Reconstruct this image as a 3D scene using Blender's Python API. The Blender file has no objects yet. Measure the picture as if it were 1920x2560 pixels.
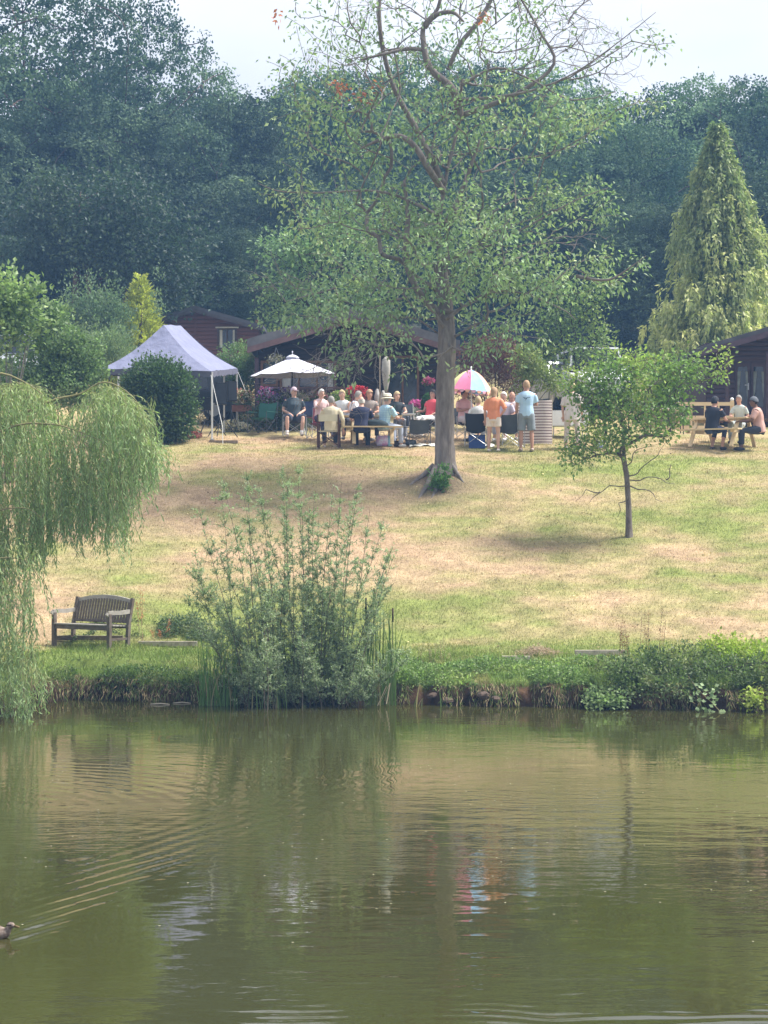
import bpy, math, random
import numpy as np
from mathutils import Vector, Matrix
R = math.radians
PI = math.pi
random.seed(7)
rng = np.random.default_rng(7)
SC = bpy.context.scene
C = SC.collection

# ---------------- camera, world, sun, exposure ----------------
FPX, CAMZ = 4800.0, 3.3                       # focal length in photograph pixels, eye height over the pond
cam = bpy.data.cameras.new('camera')
cam.sensor_fit = 'VERTICAL'; cam.sensor_height = 36; cam.sensor_width = 27
cam.lens = FPX / 2560 * 36
cam.clip_start = 0.2; cam.clip_end = 3000
co = bpy.data.objects.new('camera', cam); C.objects.link(co)
co.location = (0, 0, CAMZ); co.rotation_euler = (R(90), 0, 0)
SC.camera = co

SUN_EL, SUN_AZ = 56, 82                      # azimuth clockwise from +Y
w = bpy.data.worlds.new('World'); SC.world = w; w.use_nodes = True
nt = w.node_tree; nt.nodes.clear()
out = nt.nodes.new('ShaderNodeOutputWorld'); bg = nt.nodes.new('ShaderNodeBackground')
sky = nt.nodes.new('ShaderNodeTexSky'); sky.sky_type = 'NISHITA'; sky.sun_disc = False
sky.sun_elevation = R(SUN_EL); sky.sun_rotation = R(SUN_AZ); sky.air_density = 1.2; sky.dust_density = 3.0
tc = nt.nodes.new('ShaderNodeTexCoord'); mp = nt.nodes.new('ShaderNodeMapping')
mp.inputs['Scale'].default_value = (1, 1, 2.2)
nz = nt.nodes.new('ShaderNodeTexNoise'); nz.inputs['Scale'].default_value = 2.3
nz.inputs['Detail'].default_value = 5; nz.inputs['Roughness'].default_value = .5
cr = nt.nodes.new('ShaderNodeValToRGB')
cr.color_ramp.elements[0].position = .38; cr.color_ramp.elements[0].color = (3.0, 3.1, 3.5, 1)
cr.color_ramp.elements[1].position = .62; cr.color_ramp.elements[1].color = (4.6, 4.6, 4.75, 1)
mx = nt.nodes.new('ShaderNodeMix'); mx.data_type = 'RGBA'; mx.inputs['Factor'].default_value = .9
L = nt.links.new
L(tc.outputs['Generated'], mp.inputs[0]); L(mp.outputs[0], nz.inputs['Vector']); L(nz.outputs[0], cr.inputs[0])
L(sky.outputs[0], mx.inputs[6]); L(cr.outputs[0], mx.inputs[7]); L(mx.outputs[2], bg.inputs[0])
bg.inputs[1].default_value = 0.12
L(bg.outputs[0], out.inputs[0])
sl = bpy.data.lights.new('sun', 'SUN'); sl.energy = 3.7; sl.angle = R(20); sl.color = (1, .965, .90)
so = bpy.data.objects.new('sun', sl); C.objects.link(so); so.location = (-20, -20, 60)
az = R(SUN_AZ); el = R(SUN_EL)
sdir = Vector((math.sin(az) * math.cos(el), math.cos(az) * math.cos(el), math.sin(el)))
so.rotation_euler = sdir.to_track_quat('Z', 'Y').to_euler()
SC.view_settings.view_transform = 'Standard'; SC.view_settings.look = 'None'
SC.view_settings.gamma = 1; SC.view_settings.use_curve_mapping = False
SC.view_settings.exposure = 1.24
SC.render.engine = 'CYCLES'
cy = SC.cycles
cy.use_denoising = True
cy.max_bounces = 6; cy.diffuse_bounces = 3; cy.glossy_bounces = 3; cy.transmission_bounces = 4
cy.transparent_max_bounces = 6; cy.volume_bounces = 0
cy.sample_clamp_indirect = 6

# ---------------- helpers ----------------
def at(px, py, Y):                            # a photograph pixel and a distance give a place
    return Vector(((px - 960) / FPX * Y, Y, CAMZ - (py - 1280) / FPX * Y))
def xat(px, Y): return (px - 960) / FPX * Y
def zat(py, Y): return CAMZ - (py - 1280) / FPX * Y

def props(o, label=None, cat=None, group=None, kind=None):
    if label: o['label'] = label
    if cat: o['category'] = cat
    if group: o['group'] = group
    if kind: o['kind'] = kind
    return o
def thing(name, label, cat, loc=(0, 0, 0), rz=0, group=None):
    o = bpy.data.objects.new(name, None); C.objects.link(o)
    o.empty_display_size = .2; o.location = loc; o.rotation_euler = (0, 0, rz)
    return props(o, label, cat, group)
def link(name, me, parent=None, loc=None, rot=None):
    o = bpy.data.objects.new(name, me); C.objects.link(o)
    if parent: o.parent = parent
    if loc is not None: o.location = loc
    if rot is not None: o.rotation_euler = rot
    return o
def np_mesh(name, V, F, m, smooth=False, col=None, n=4):
    me = bpy.data.meshes.new(name)
    V = np.asarray(V, dtype=np.float32); F = np.asarray(F, dtype=np.int32)
    me.vertices.add(len(V)); me.vertices.foreach_set('co', V.ravel())
    me.loops.add(F.size); me.loops.foreach_set('vertex_index', F.ravel())
    me.polygons.add(len(F)); me.polygons.foreach_set('loop_start', np.arange(0, F.size, n, dtype=np.int32))
    me.polygons.foreach_set('use_smooth', np.full(len(F), smooth))
    me.update(calc_edges=True)
    if col is not None:
        a = me.color_attributes.new('Col', 'FLOAT_COLOR', 'POINT')
        c4 = np.ones((len(V), 4), dtype=np.float32); c4[:, :3] = col
        a.data.foreach_set('color', c4.ravel())
    if m: me.materials.append(m)
    return me

class MB:
    def __init__(s): s.v = []; s.f = []
    def add(s, vs, fs):
        b = len(s.v); s.v += [tuple(v) for v in vs]; s.f += [tuple(i + b for i in f) for f in fs]; return s
    def box(s, c, size, rot=None, taper=1.0):
        hx, hy, hz = size[0] / 2, size[1] / 2, size[2] / 2
        M = rot if rot is not None else Matrix.Identity(3)
        vs = []
        for z in (-1, 1):
            t = taper if z > 0 else 1
            for x, y in ((-1, -1), (1, -1), (1, 1), (-1, 1)):
                vs.append(M @ Vector((x * hx * t, y * hy * t, z * hz)) + Vector(c))
        return s.add(vs, [(3, 2, 1, 0), (4, 5, 6, 7), (0, 1, 5, 4), (1, 2, 6, 5), (2, 3, 7, 6), (3, 0, 4, 7)])
    def bar(s, a, b, w, h, up=(0, 0, 1)):       # rectangular bar from a to b
        a = Vector(a); b = Vector(b); d = b - a; z = d.normalized(); u = Vector(up)
        x = u.cross(z)
        if x.length < 1e-4: x = Vector((1, 0, 0)).cross(z)
        x.normalize(); y = z.cross(x)
        M = Matrix((x, y, z)).transposed()
        return s.box((a + b) / 2, (w, h, d.length), M)
    def tube(s, pts, rs, n=8, cap=True, sy=1.0):
        pts = [Vector(p) for p in pts]
        if not hasattr(rs, '__len__'): rs = [rs] * len(pts)
        vs = []; fs = []; prev = None
        for i, p in enumerate(pts):
            t = (pts[min(i + 1, len(pts) - 1)] - pts[max(i - 1, 0)]).normalized()
            if prev is None:
                x = t.cross(Vector((0, 1, 0)));
                if x.length < .1: x = t.cross(Vector((1, 0, 0)))
            else: x = prev - t * prev.dot(t)
            x.normalize(); prev = x; y = t.cross(x)
            for k in range(n):
                a = 2 * PI * k / n
                vs.append(p + (x * math.cos(a) + y * math.sin(a) * sy) * rs[i])
        m = len(pts)
        for i in range(m - 1):
            for k in range(n):
                k2 = (k + 1) % n
                fs.append((i * n + k, i * n + k2, (i + 1) * n + k2, (i + 1) * n + k))
        if cap:
            fs.append(tuple(reversed(range(n)))); fs.append(tuple((m - 1) * n + k for k in range(n)))
        return s.add(vs, fs)
    def lathe(s, prof, n=16, c=(0, 0, 0), sx=1, sy=1):
        vs = []; fs = []
        for r, z in prof:
            for k in range(n):
                a = 2 * PI * k / n; vs.append((c[0] + r * math.cos(a) * sx, c[1] + r * math.sin(a) * sy, c[2] + z))
        for i in range(len(prof) - 1):
            for k in range(n):
                k2 = (k + 1) % n; fs.append((i * n + k, i * n + k2, (i + 1) * n + k2, (i + 1) * n + k))
        fs.append(tuple(reversed(range(n)))); fs.append(tuple((len(prof) - 1) * n + k for k in range(n)))
        return s.add(vs, fs)
    def ball(s, c, r, n=10, m=7, sc=(1, 1, 1)):
        prof = [(max(math.sin(PI * i / m), .02) , -math.cos(PI * i / m)) for i in range(m + 1)]
        vs = []; fs = []
        for rr, z in prof:
            for k in range(n):
                a = 2 * PI * k / n
                vs.append((c[0] + rr * math.cos(a) * sc[0] * r, c[1] + rr * math.sin(a) * sc[1] * r, c[2] + z * r * sc[2]))
        for i in range(m):
            for k in range(n):
                k2 = (k + 1) % n; fs.append((i * n + k, i * n + k2, (i + 1) * n + k2, (i + 1) * n + k))
        fs.append(tuple(reversed(range(n)))); fs.append(tuple(m * n + k for k in range(n)))
        return s.add(vs, fs)
    def prism(s, poly, y0, y1):                 # outline in x,z pushed along y
        n = len(poly); vs = [(p[0], y0, p[1]) for p in poly] + [(p[0], y1, p[1]) for p in poly]
        fs = [tuple(range(n)), tuple(reversed(range(n, 2 * n)))] + [((i + 1) % n, i, n + i, n + (i + 1) % n) for i in range(n)]
        return s.add(vs, fs)
    def mesh(s, name, m, smooth=False):
        me = bpy.data.meshes.new(name); me.from_pydata(s.v, [], s.f)
        if m: me.materials.append(m)
        if smooth: me.polygons.foreach_set('use_smooth', [True] * len(me.polygons))
        me.update(); return me
    def obj(s, name, m, parent=None, smooth=False, label=None):
        o = link(name, s.mesh(name, m, smooth), parent)
        if label: o['label'] = label
        return o

# ---------------- materials ----------------
MATS = {}
def mat(name, col, rough=.7, var=.25, scale=6, bump=.0, bscale=40, metal=0, spec=.3, col2=None, stretch=(1, 1, 1), emit=0):
    if name in MATS: return MATS[name]
    m = bpy.data.materials.new(name); m.use_nodes = True
    n = m.node_tree; b = n.nodes['Principled BSDF']
    b.inputs['Roughness'].default_value = rough; b.inputs['Metallic'].default_value = metal
    b.inputs['Specular IOR Level'].default_value = spec
    t = n.nodes.new('ShaderNodeTexCoord'); mpp = n.nodes.new('ShaderNodeMapping'); mpp.inputs['Scale'].default_value = stretch
    n.links.new(t.outputs['Object'], mpp.inputs[0])
    z = n.nodes.new('ShaderNodeTexNoise'); z.inputs['Scale'].default_value = scale; z.inputs['Detail'].default_value = 6
    z.inputs['Roughness'].default_value = .6
    n.links.new(mpp.outputs[0], z.inputs['Vector'])
    r = n.nodes.new('ShaderNodeValToRGB')
    c2 = col2 or tuple(min(1, c * (1 + var)) for c in col)
    c1 = col if col2 else tuple(c * (1 - var) for c in col)
    r.color_ramp.elements[0].position = .33; r.color_ramp.elements[0].color = (*c1, 1)
    r.color_ramp.elements[1].position = .67; r.color_ramp.elements[1].color = (*c2, 1)
    n.links.new(z.outputs[0], r.inputs[0]); n.links.new(r.outputs[0], b.inputs['Base Color'])
    if bump:
        z2 = n.nodes.new('ShaderNodeTexNoise'); z2.inputs['Scale'].default_value = bscale; z2.inputs['Detail'].default_value = 4
        n.links.new(mpp.outputs[0], z2.inputs['Vector'])
        bp = n.nodes.new('ShaderNodeBump'); bp.inputs['Strength'].default_value = min(1, bump * 20 + .3); bp.inputs['Distance'].default_value = bump
        n.links.new(z2.outputs[0], bp.inputs['Height']); n.links.new(bp.outputs[0], b.inputs['Normal'])
    MATS[name] = m; return m
def leafmat(name, trans=.35, rough=.5, spec=.3, tint=(1.0, 1.2, .75)):
    m = bpy.data.materials.new(name); m.use_nodes = True; n = m.node_tree; b = n.nodes['Principled BSDF']
    a = n.nodes.new('ShaderNodeAttribute'); a.attribute_name = 'Col'
    b.inputs['Roughness'].default_value = rough; b.inputs['Specular IOR Level'].default_value = spec
    n.links.new(a.outputs['Color'], b.inputs['Base Color'])
    t = n.nodes.new('ShaderNodeBsdfTranslucent'); mu = n.nodes.new('ShaderNodeMix'); mu.data_type = 'RGBA'; mu.blend_type = 'MULTIPLY'
    mu.inputs['Factor'].default_value = 1; mu.inputs[7].default_value = (*tint, 1)
    n.links.new(a.outputs['Color'], mu.inputs[6]); n.links.new(mu.outputs[2], t.inputs[0])
    ms = n.nodes.new('ShaderNodeMixShader'); ms.inputs[0].default_value = trans
    n.links.new(b.outputs[0], ms.inputs[1]); n.links.new(t.outputs[0], ms.inputs[2])
    n.links.new(ms.outputs[0], n.nodes['Material Output'].inputs[0])
    return m
LEAF = leafmat('leaf'); LEAFW = leafmat('woodland_leaf', .22, .8, .08); GRASS = leafmat('grass_blade', .25, .8, .12); PETAL = leafmat('petal', .3, .6, .2, (1, 1, 1))
def attrmat(name, rough=.85):
    m = bpy.data.materials.new(name); m.use_nodes = True; n = m.node_tree; b = n.nodes['Principled BSDF']
    a = n.nodes.new('ShaderNodeAttribute'); a.attribute_name = 'Col'; b.inputs['Roughness'].default_value = rough
    b.inputs['Specular IOR Level'].default_value = .1
    n.links.new(a.outputs['Color'], b.inputs['Base Color']); return m
BARK = mat('bark_grey', (.14, .115, .10), .9, .5, 9, .02, 30, col2=(.27, .235, .21), stretch=(1, 1, .25))
BARKD = mat('bark_dark', (.055, .042, .036), .9, .4, 5, .02, 20, stretch=(1, 1, .3))
BARKR = mat('bark_reddish', (.10, .062, .048), .9, .35, 4, .02, 20, stretch=(1, 1, .3))
STEM = mat('stem_green', (.10, .12, .045), .7, .3)
STEMY = mat('stem_olive', (.22, .2, .09), .7, .3)

# ---------------- the lie of the land ----------------
BX = [-90, -30, -7.2, -6.35, -6.0, -5.5, -3.2, .3, 3.3, 6.2, 30, 90]
BY = [26, 28, 29.8, 30.4, 32.9, 33.7, 33.2, 32.85, 32.35, 31.7, 29, 26]
def vnoise(x, y, s, seed=0):
    x = np.asarray(x, float) * s + seed * 17.3; y = np.asarray(y, float) * s + seed * 5.1
    xi = np.floor(x); yi = np.floor(y); fx = x - xi; fy = y - yi
    fx = fx * fx * (3 - 2 * fx); fy = fy * fy * (3 - 2 * fy)
    h = lambda a, b: np.modf(np.abs(np.sin(a * 127.1 + b * 311.7 + seed * 3.3) * 43758.5453))[0]
    return (h(xi, yi) * (1 - fx) + h(xi + 1, yi) * fx) * (1 - fy) + (h(xi, yi + 1) * (1 - fx) + h(xi + 1, yi + 1) * fx) * fy
def fbm(x, y, s, seed=0, o=4):
    r = 0; a = .5; t = 0
    for i in range(o): r = r + a * vnoise(x, y, s * 2 ** i, seed + i); t += a; a *= .5
    return r / t
def bankY(X):
    return np.interp(X, BX, BY) + .34 * (fbm(X, 0 * X, .9, 3) - .5) + .22 * (vnoise(X, 0 * X, 5, 8) - .5) + .06 * (vnoise(X, 0 * X, 11, 18) - .5)
PS = [-9, -2, -.35, -.02, .10, .22, .42, .8, 2.0, 3.4, 3.75, 4.1, 6, 9.6, 13, 15, 17, 18.5, 20, 23, 27, 42, 57, 107, 400]
PZ = [-1.5, -1.2, -.45, -.12, .10, .30, .40, .46, .72, .84, .90, 1.08, 1.72, 2.80, 4.05, 4.6, 4.97, 5.25, 5.5, 5.80, 6.3, 8.5, 11, 19, 30]
def G(X, Y):
    X = np.asarray(X, float); Y = np.asarray(Y, float)
    by = bankY(X); s = Y - by; s2 = Y - 33.05 - .5 * np.clip(1 - (Y - 35) / 4, 0, 1) * (fbm(X, 0 * X, .5, 6) - .5)
    z = np.maximum(np.interp(np.minimum(s, 2.1), PS, PZ), np.where(s2 > 1.6, np.interp(s2, PS, PZ), -9))
    land = np.clip(s * 2, 0, 1)
    z = z + land * ((fbm(X, Y, .45, 1) - .5) * .16 + (fbm(X, Y, 2.4, 5) - .5) * .05)
    bl = np.clip(1 - np.abs(s - .18) / .35, 0, 1)
    z = z + bl * (fbm(X, Y, 4, 9) - .5) * .28
    z = z + .22 * np.exp(-((X - 1.42) ** 2 + (Y - 46) ** 2) / .55) + .05 * np.exp(-((X - 5.42) ** 2 + (Y - 42.4) ** 2) / .2)
    zn = np.interp(9.5 - Y, [-3, -1, 0, .5, 3, 6, 60], [-1.3, -.8, -.1, .35, 1.2, 1.68, 2.2])
    z = np.where(Y < 18, zn, z)
    side = np.clip((np.abs(X) - 48) / 6, 0, 1)
    return np.maximum(z, -1.3 + side * 2.2)
def gz(x, y): return float(G(x, y))
def ground_at(px, Y): x = xat(px, Y); return Vector((x, Y, gz(x, Y)))

def green_at(X, Y):
    """share of live green grass in the parched lawn"""
    px = 960 + X / Y * FPX
    s = Y - np.interp(X, BX, BY)
    g = .23 + .15 * np.clip((px - 1000) / 500, 0, 1)
    g = g + .6 * np.exp(-((px - 1480) / 460) ** 2 - ((Y - 47.4) / 1.2) ** 2)
    g = g + .60 * np.exp(-((px - 1780) / 260) ** 2 - ((Y - 43.7) / 1.6) ** 2)
    g = g + .25 * np.exp(-((px - 1350) / 250) ** 2 - ((Y - 43.2) / .9) ** 2)
    g = g + .35 * np.exp(-((px - 1350) / 330) ** 2 - ((Y - 39.3) / 1.0) ** 2)
    g = g + .25 * np.exp(-((px - 600) / 500) ** 2 - ((Y - 38.3) / .9) ** 2)
    g = g + .85 * np.clip(1 - (s - 3.0) / 3.8, 0, 1) - .35 * np.exp(-((px - 1750) / 250) ** 2 - ((s - 5.6) / 1.2) ** 2)
    g = g - .14 * np.clip(1 - px / 900, 0, 1) * (Y > 39)
    n = fbm(X * .7, Y, .6, 21, 4) - .5; n2 = fbm(X * .45, Y, 3.0, 33, 3) - .5
    return np.clip(g + n * 1.5 + n2 * 1.0, 0, 1)
def lawn_col(X, Y):
    g = green_at(X, Y)[:, None]
    s = (Y - np.interp(X, BX, BY))
    r = fbm(X, Y, .8, 41, 3)[:, None]
    straw = np.array([.49, .37, .215]) * (1 - r) + np.array([.40, .27, .175]) * r
    lush = np.clip(1 - (s - 1.2) / 3.2, 0, 1)[:, None]
    grn = np.array([.235, .265, .08]) * (1 - lush) + np.array([.17, .225, .06]) * lush
    c = straw * (1 - g) + grn * g
    f = fbm(X * .5, Y, 8, 55, 3)[:, None]
    c = c * (.70 + .6 * f) * (.86 + .28 * fbm(X, Y, 1.7, 71, 3)[:, None])
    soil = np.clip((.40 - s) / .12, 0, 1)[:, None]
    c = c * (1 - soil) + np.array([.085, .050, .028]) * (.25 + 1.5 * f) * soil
    undercut_shade = np.clip((.17 - s) / .08, 0, 1)[:, None]; c = c * (1 - undercut_shade * .75)  # shade of an undercut bank, painted into the soil colour at the waterline
    bare = np.exp(-(((X - 1.2) / 1.0) ** 2 + ((Y - 45.6) / .8) ** 2))[:, None] * .75
    c = c * (1 - bare) + np.array([.2, .145, .11]) * bare
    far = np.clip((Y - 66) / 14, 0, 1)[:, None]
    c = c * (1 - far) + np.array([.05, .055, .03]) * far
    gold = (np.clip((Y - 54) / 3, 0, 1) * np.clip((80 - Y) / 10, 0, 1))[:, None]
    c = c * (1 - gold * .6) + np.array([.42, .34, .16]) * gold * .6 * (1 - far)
    return c
def axis(segs):
    a = []
    for x0, x1, n in segs: a += list(np.linspace(x0, x1, n, endpoint=False))
    a.append(segs[-1][1]); return np.array(a)
gx = axis([(-300, -60, 14), (-60, -12, 30), (-12, -8, 20), (-8, 8, 210), (8, 12, 20), (12, 60, 30), (60, 300, 14)])
gy = axis([(-60, 0, 12), (0, 8, 10), (8, 11, 12), (11, 28, 12), (28, 31, 20), (31, 38, 120), (38, 52, 130), (52, 60, 30), (60, 90, 30), (90, 430, 30)])
XX, YY = np.meshgrid(gx, gy); ZZ = G(XX, YY)
V = np.stack([XX.ravel(), YY.ravel(), ZZ.ravel()], 1)
nx, ny = len(gx), len(gy)
ii = (np.arange(ny - 1)[:, None] * nx + np.arange(nx - 1)[None, :]).ravel()
F = np.stack([ii, ii + 1, ii + 1 + nx, ii + nx], 1)
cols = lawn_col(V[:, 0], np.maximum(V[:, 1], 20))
gm = attrmat('lawn_soil', .95)
n = gm.node_tree; b = n.nodes['Principled BSDF']; a = [q for q in n.nodes if q.type == 'ATTRIBUTE'][0]
tcn = n.nodes.new('ShaderNodeTexCoord'); z1 = n.nodes.new('ShaderNodeTexNoise'); z1.inputs['Scale'].default_value = 14; z1.inputs['Detail'].default_value = 8
z1.inputs['Roughness'].default_value = .75
n.links.new(tcn.outputs['Object'], z1.inputs['Vector'])
rr = n.nodes.new('ShaderNodeMapRange'); rr.inputs[1].default_value = .3; rr.inputs[2].default_value = .7; rr.inputs[3].default_value = .62; rr.inputs[4].default_value = 1.3
n.links.new(z1.outputs[0], rr.inputs[0])
mm = n.nodes.new('ShaderNodeMix'); mm.data_type = 'RGBA'; mm.blend_type = 'MULTIPLY'; mm.inputs['Factor'].default_value = 1
n.links.new(a.outputs['Color'], mm.inputs[6]); n.links.new(rr.outputs[0], mm.inputs[7]); n.links.new(mm.outputs[2], b.inputs['Base Color'])
bp = n.nodes.new('ShaderNodeBump'); bp.inputs['Distance'].default_value = .05; bp.inputs['Strength'].default_value = .8
n.links.new(z1.outputs[0], bp.inputs['Height']); n.links.new(bp.outputs[0], b.inputs['Normal'])
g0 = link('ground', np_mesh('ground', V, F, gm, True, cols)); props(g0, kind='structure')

# pond
DUCK = Vector((xat(22, 14.9), 14.9, 0))
wx = axis([(-62, -8, 12), (-8, -6, 12), (-6, 3.2, 400), (3.2, 6, 20), (6, 62, 14)])
wy = axis([(6, 11.8, 6), (11.8, 20, 350), (20, 27, 150), (27, 33, 30), (33, 36, 8)])
XX, YY = np.meshgrid(wx, wy)
def wake(X, Y):
    u = np.array([.34, 4.0]); u = u / np.hypot(*u)      # the wake's arm leaves the duck up the pond and bends right
    dx = X - (DUCK.x + .12); dy = Y - DUCK.y
    t = dx * u[0] + dy * u[1]; bend = .022 * np.maximum(t, 0) ** 2
    d = dx * u[1] - dy * u[0] - bend
    w_ = .16 + .085 * np.maximum(t, 0)
    msk = np.exp(-(d / w_) ** 2) * np.clip((t + .25) * 5, 0, 1) * np.clip((12 - t) / 3, 0, 1)
    lam = .17 + .012 * np.maximum(t, 0)
    k = 2 * PI / lam
    ph = (-.86 * dx + .50 * dy) * k
    amp = (.0034 * np.exp(-t / 2.6) + .0012 * np.exp(-t / 9)) * (lam / .17)
    sharp = np.sin(ph + 1.5 * (vnoise(X, Y, 2.5, 4) - .5)) * (.45 + .9 * vnoise(X, Y, 4.5, 12))
    z = amp * msk * sharp
    d2 = np.hypot(dx + 2.2, (dy - 6)) ; ring = np.sin(d2 * 24 + 2 * vnoise(X, Y, .8, 2)) * .0011 * np.exp(-((dx + .1) / 1.6) ** 2 - ((dy - 9) / 2.6) ** 2)
    rp = np.exp(-((Y - 12.55 - .1 * X) / .38) ** 2) * np.clip((X - .2) / 1.0, 0, 1) * np.clip((fbm(X, Y * 2.5, .9, 31, 2) - .42) * 6, 0, 1)
    rp2 = np.exp(-((Y - 12.55) / .3) ** 2) * np.exp(-((X + .55) / .35) ** 2) * .7
    z = z + (rp + rp2) * .0022 * np.sin(Y * 2 * PI / .16 + 2.5 * fbm(X, Y, 1.6, 14, 2) * 3)
    return z + ring
ZZ = wake(XX, YY)
V = np.stack([XX.ravel(), YY.ravel(), ZZ.ravel()], 1); nx, ny = len(wx), len(wy)
ii = (np.arange(ny - 1)[:, None] * nx + np.arange(nx - 1)[None, :]).ravel()
F = np.stack([ii, ii + 1, ii + 1 + nx, ii + nx], 1)
wm = bpy.data.materials.new('pond_water'); wm.use_nodes = True; n = wm.node_tree; b = n.nodes['Principled BSDF']
b.inputs['Base Color'].default_value = (.038, .0375, .010, 1); b.inputs['Roughness'].default_value = .025; b.inputs['IOR'].default_value = 1.36
t = n.nodes.new('ShaderNodeTexCoord')
def nnoise(scale, detail, rough, st=(1, 1, 1)):
    mpp = n.nodes.new('ShaderNodeMapping'); mpp.inputs['Scale'].default_value = st
    q = n.nodes.new('ShaderNodeTexNoise'); q.inputs['Scale'].default_value = scale; q.inputs['Detail'].default_value = detail; q.inputs['Roughness'].default_value = rough
    n.links.new(t.outputs['Object'], mpp.inputs[0]); n.links.new(mpp.outputs[0], q.inputs['Vector']); return q
def nmath(op, a, b_):
    q = n.nodes.new('ShaderNodeMath'); q.operation = op
    for i, v in enumerate((a, b_)):
        if isinstance(v, (int, float)): q.inputs[i].default_value = v
        else: n.links.new(v, q.inputs[i])
    return q.outputs[0]
w1 = nnoise(2.2, 2, .5, (.6, 1, 1)); w2 = nnoise(9, 3, .5, (.45, 1, 1)); wm_ = nnoise(.35, 2, .5, (.5, 1, 1))
mr = n.nodes.new('ShaderNodeMapRange'); mr.inputs[1].default_value = .42; mr.inputs[2].default_value = .64; mr.inputs[3].default_value = .15; mr.inputs[4].default_value = 1.0
n.links.new(wm_.outputs[0], mr.inputs[0])
h = nmath('ADD', nmath('MULTIPLY', w1.outputs[0], .006), nmath('MULTIPLY', nmath('MULTIPLY', w2.outputs[0], .0042), mr.outputs[0]))
bp = n.nodes.new('ShaderNodeBump'); bp.inputs['Distance'].default_value = 1; bp.inputs['Strength'].default_value = 1
n.links.new(h, bp.inputs['Height']); n.links.new(bp.outputs[0], b.inputs['Normal'])
wo = link('water', np_mesh('water', V, F, wm, True)); props(wo, kind='structure')

hz = MB(); hz.box((0, 185, 19.5), (640, 510, 44)); 
hm = bpy.data.materials.new('haze'); hm.use_nodes = True; n = hm.node_tree; n.nodes.clear()
o_ = n.nodes.new('ShaderNodeOutputMaterial'); pv = n.nodes.new('ShaderNodeVolumePrincipled')
pv.inputs['Color'].default_value = (.30, .56, 1, 1); pv.inputs['Density'].default_value = .0013; pv.inputs['Anisotropy'].default_value = 0
n.links.new(pv.outputs[0], o_.inputs['Volume'])
ho = hz.obj('haze', hm); props(ho, kind='stuff'); ho.display_type = 'WIRE'
# ---------------- leaves and trees ----------------
def norm(a): return a / np.maximum(np.linalg.norm(a, axis=-1, keepdims=True), 1e-9)
def leaves(P, D, ln, wd, col, fold=.25, N=None):
    """P points (n,3), D directions (n,3), length and width arrays: folded pointed leaves, two triangles each"""
    n_ = len(P); D = norm(D)
    up = rng.normal(size=(n_, 3)) * .6 + np.array([0, 0, 1.0]) if N is None else N
    S = norm(np.cross(D, up)); U = np.cross(S, D)
    ln = np.broadcast_to(np.asarray(ln, float), (n_,))[:, None]; wd = np.broadcast_to(np.asarray(wd, float), (n_,))[:, None]
    a = P; c = P + D * ln; m = P + D * ln * .45 - U * wd * fold
    l = m - S * wd * .5 + U * wd * fold * 1.6; r_ = m + S * wd * .5 + U * wd * fold * 1.6
    V = np.stack([a, r_, c, l], 1).reshape(-1, 3)
    F = (np.arange(n_)[:, None] * 4 + np.array([[0, 1, 2, 3]]))
    cc = np.repeat(np.asarray(col, float), 4, 0) if np.ndim(col) == 2 else np.tile(np.asarray(col, float), (n_ * 4, 1))
    return V, F, cc
def leafcol(P, base, var=.25, alt=None, altp=.2, clump=1.2, seed=0):
    n_ = len(P); base = np.array(base) * 1.15; c = np.tile(base, (n_, 1))
    if alt is not None:
        q = fbm(P[:, 0] * 1.0 + P[:, 2] * .7, P[:, 1] + P[:, 2], clump, 60 + seed, 2)
        k = np.clip((q - (1 - altp)) * 4 + rng.normal(size=n_) * .25 + .15, 0, 1)[:, None]
        c = c * (1 - k) + np.array(alt) * k
    return c * np.exp(rng.normal(size=(n_, 1)) * var)

def grow(root, trunk, pts, step=.35, droop=0, noise=.06):
    """grow a branching skeleton: every attractor point is joined to the nearest wood grown so far"""
    nodes = [np.array(p, float) for p in trunk]; par = [-1] + list(range(len(trunk) - 1))
    arr = np.zeros((60000, 3)); arr[:len(nodes)] = nodes; cnt = len(nodes)
    lo = max(1, len(trunk) // 3)
    base = arr[cnt - 1].copy(); d = np.linalg.norm(pts - arr[lo], axis=1); order = np.argsort(d)
    tips = []
    for i in order:
        p = pts[i]; dv = arr[lo:cnt] - p
        dist = np.sqrt((dv ** 2).sum(1)) + np.maximum(dv[:, 2], 0) * .35       # wood reaches up and out rather than down
        j = int(np.argmin(dist)) + lo; q = arr[j].copy(); dd = p - q; L_ = np.linalg.norm(dd)
        k = max(1, int(L_ / step)); last = j
        for s in range(1, k + 1):
            t_ = s / k; x = q + dd * t_ + rng.normal(size=3) * noise * (1 if s < k else 0)
            x[2] += math.sin(t_ * PI) * L_ * .10 - droop * t_ * t_ * L_ * .2
            if cnt >= 59990: break
            arr[cnt] = x; par.append(last); last = cnt; cnt += 1
        tips.append(last)
    A_ = arr[:cnt].copy(); pp = np.array(par); nT = len(trunk)
    for _ in range(3):
        sm_ = np.zeros_like(A_); k_ = np.zeros(cnt); np.add.at(sm_, pp[1:], A_[1:]); np.add.at(k_, pp[1:], 1); ok = (k_ > 0) & (np.arange(cnt) >= nT)
        ch = sm_[ok] / k_[ok][:, None]; A_[ok] = .5 * A_[ok] + .25 * A_[pp[ok]] + .25 * ch
    return A_, pp, np.array(tips)
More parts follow.
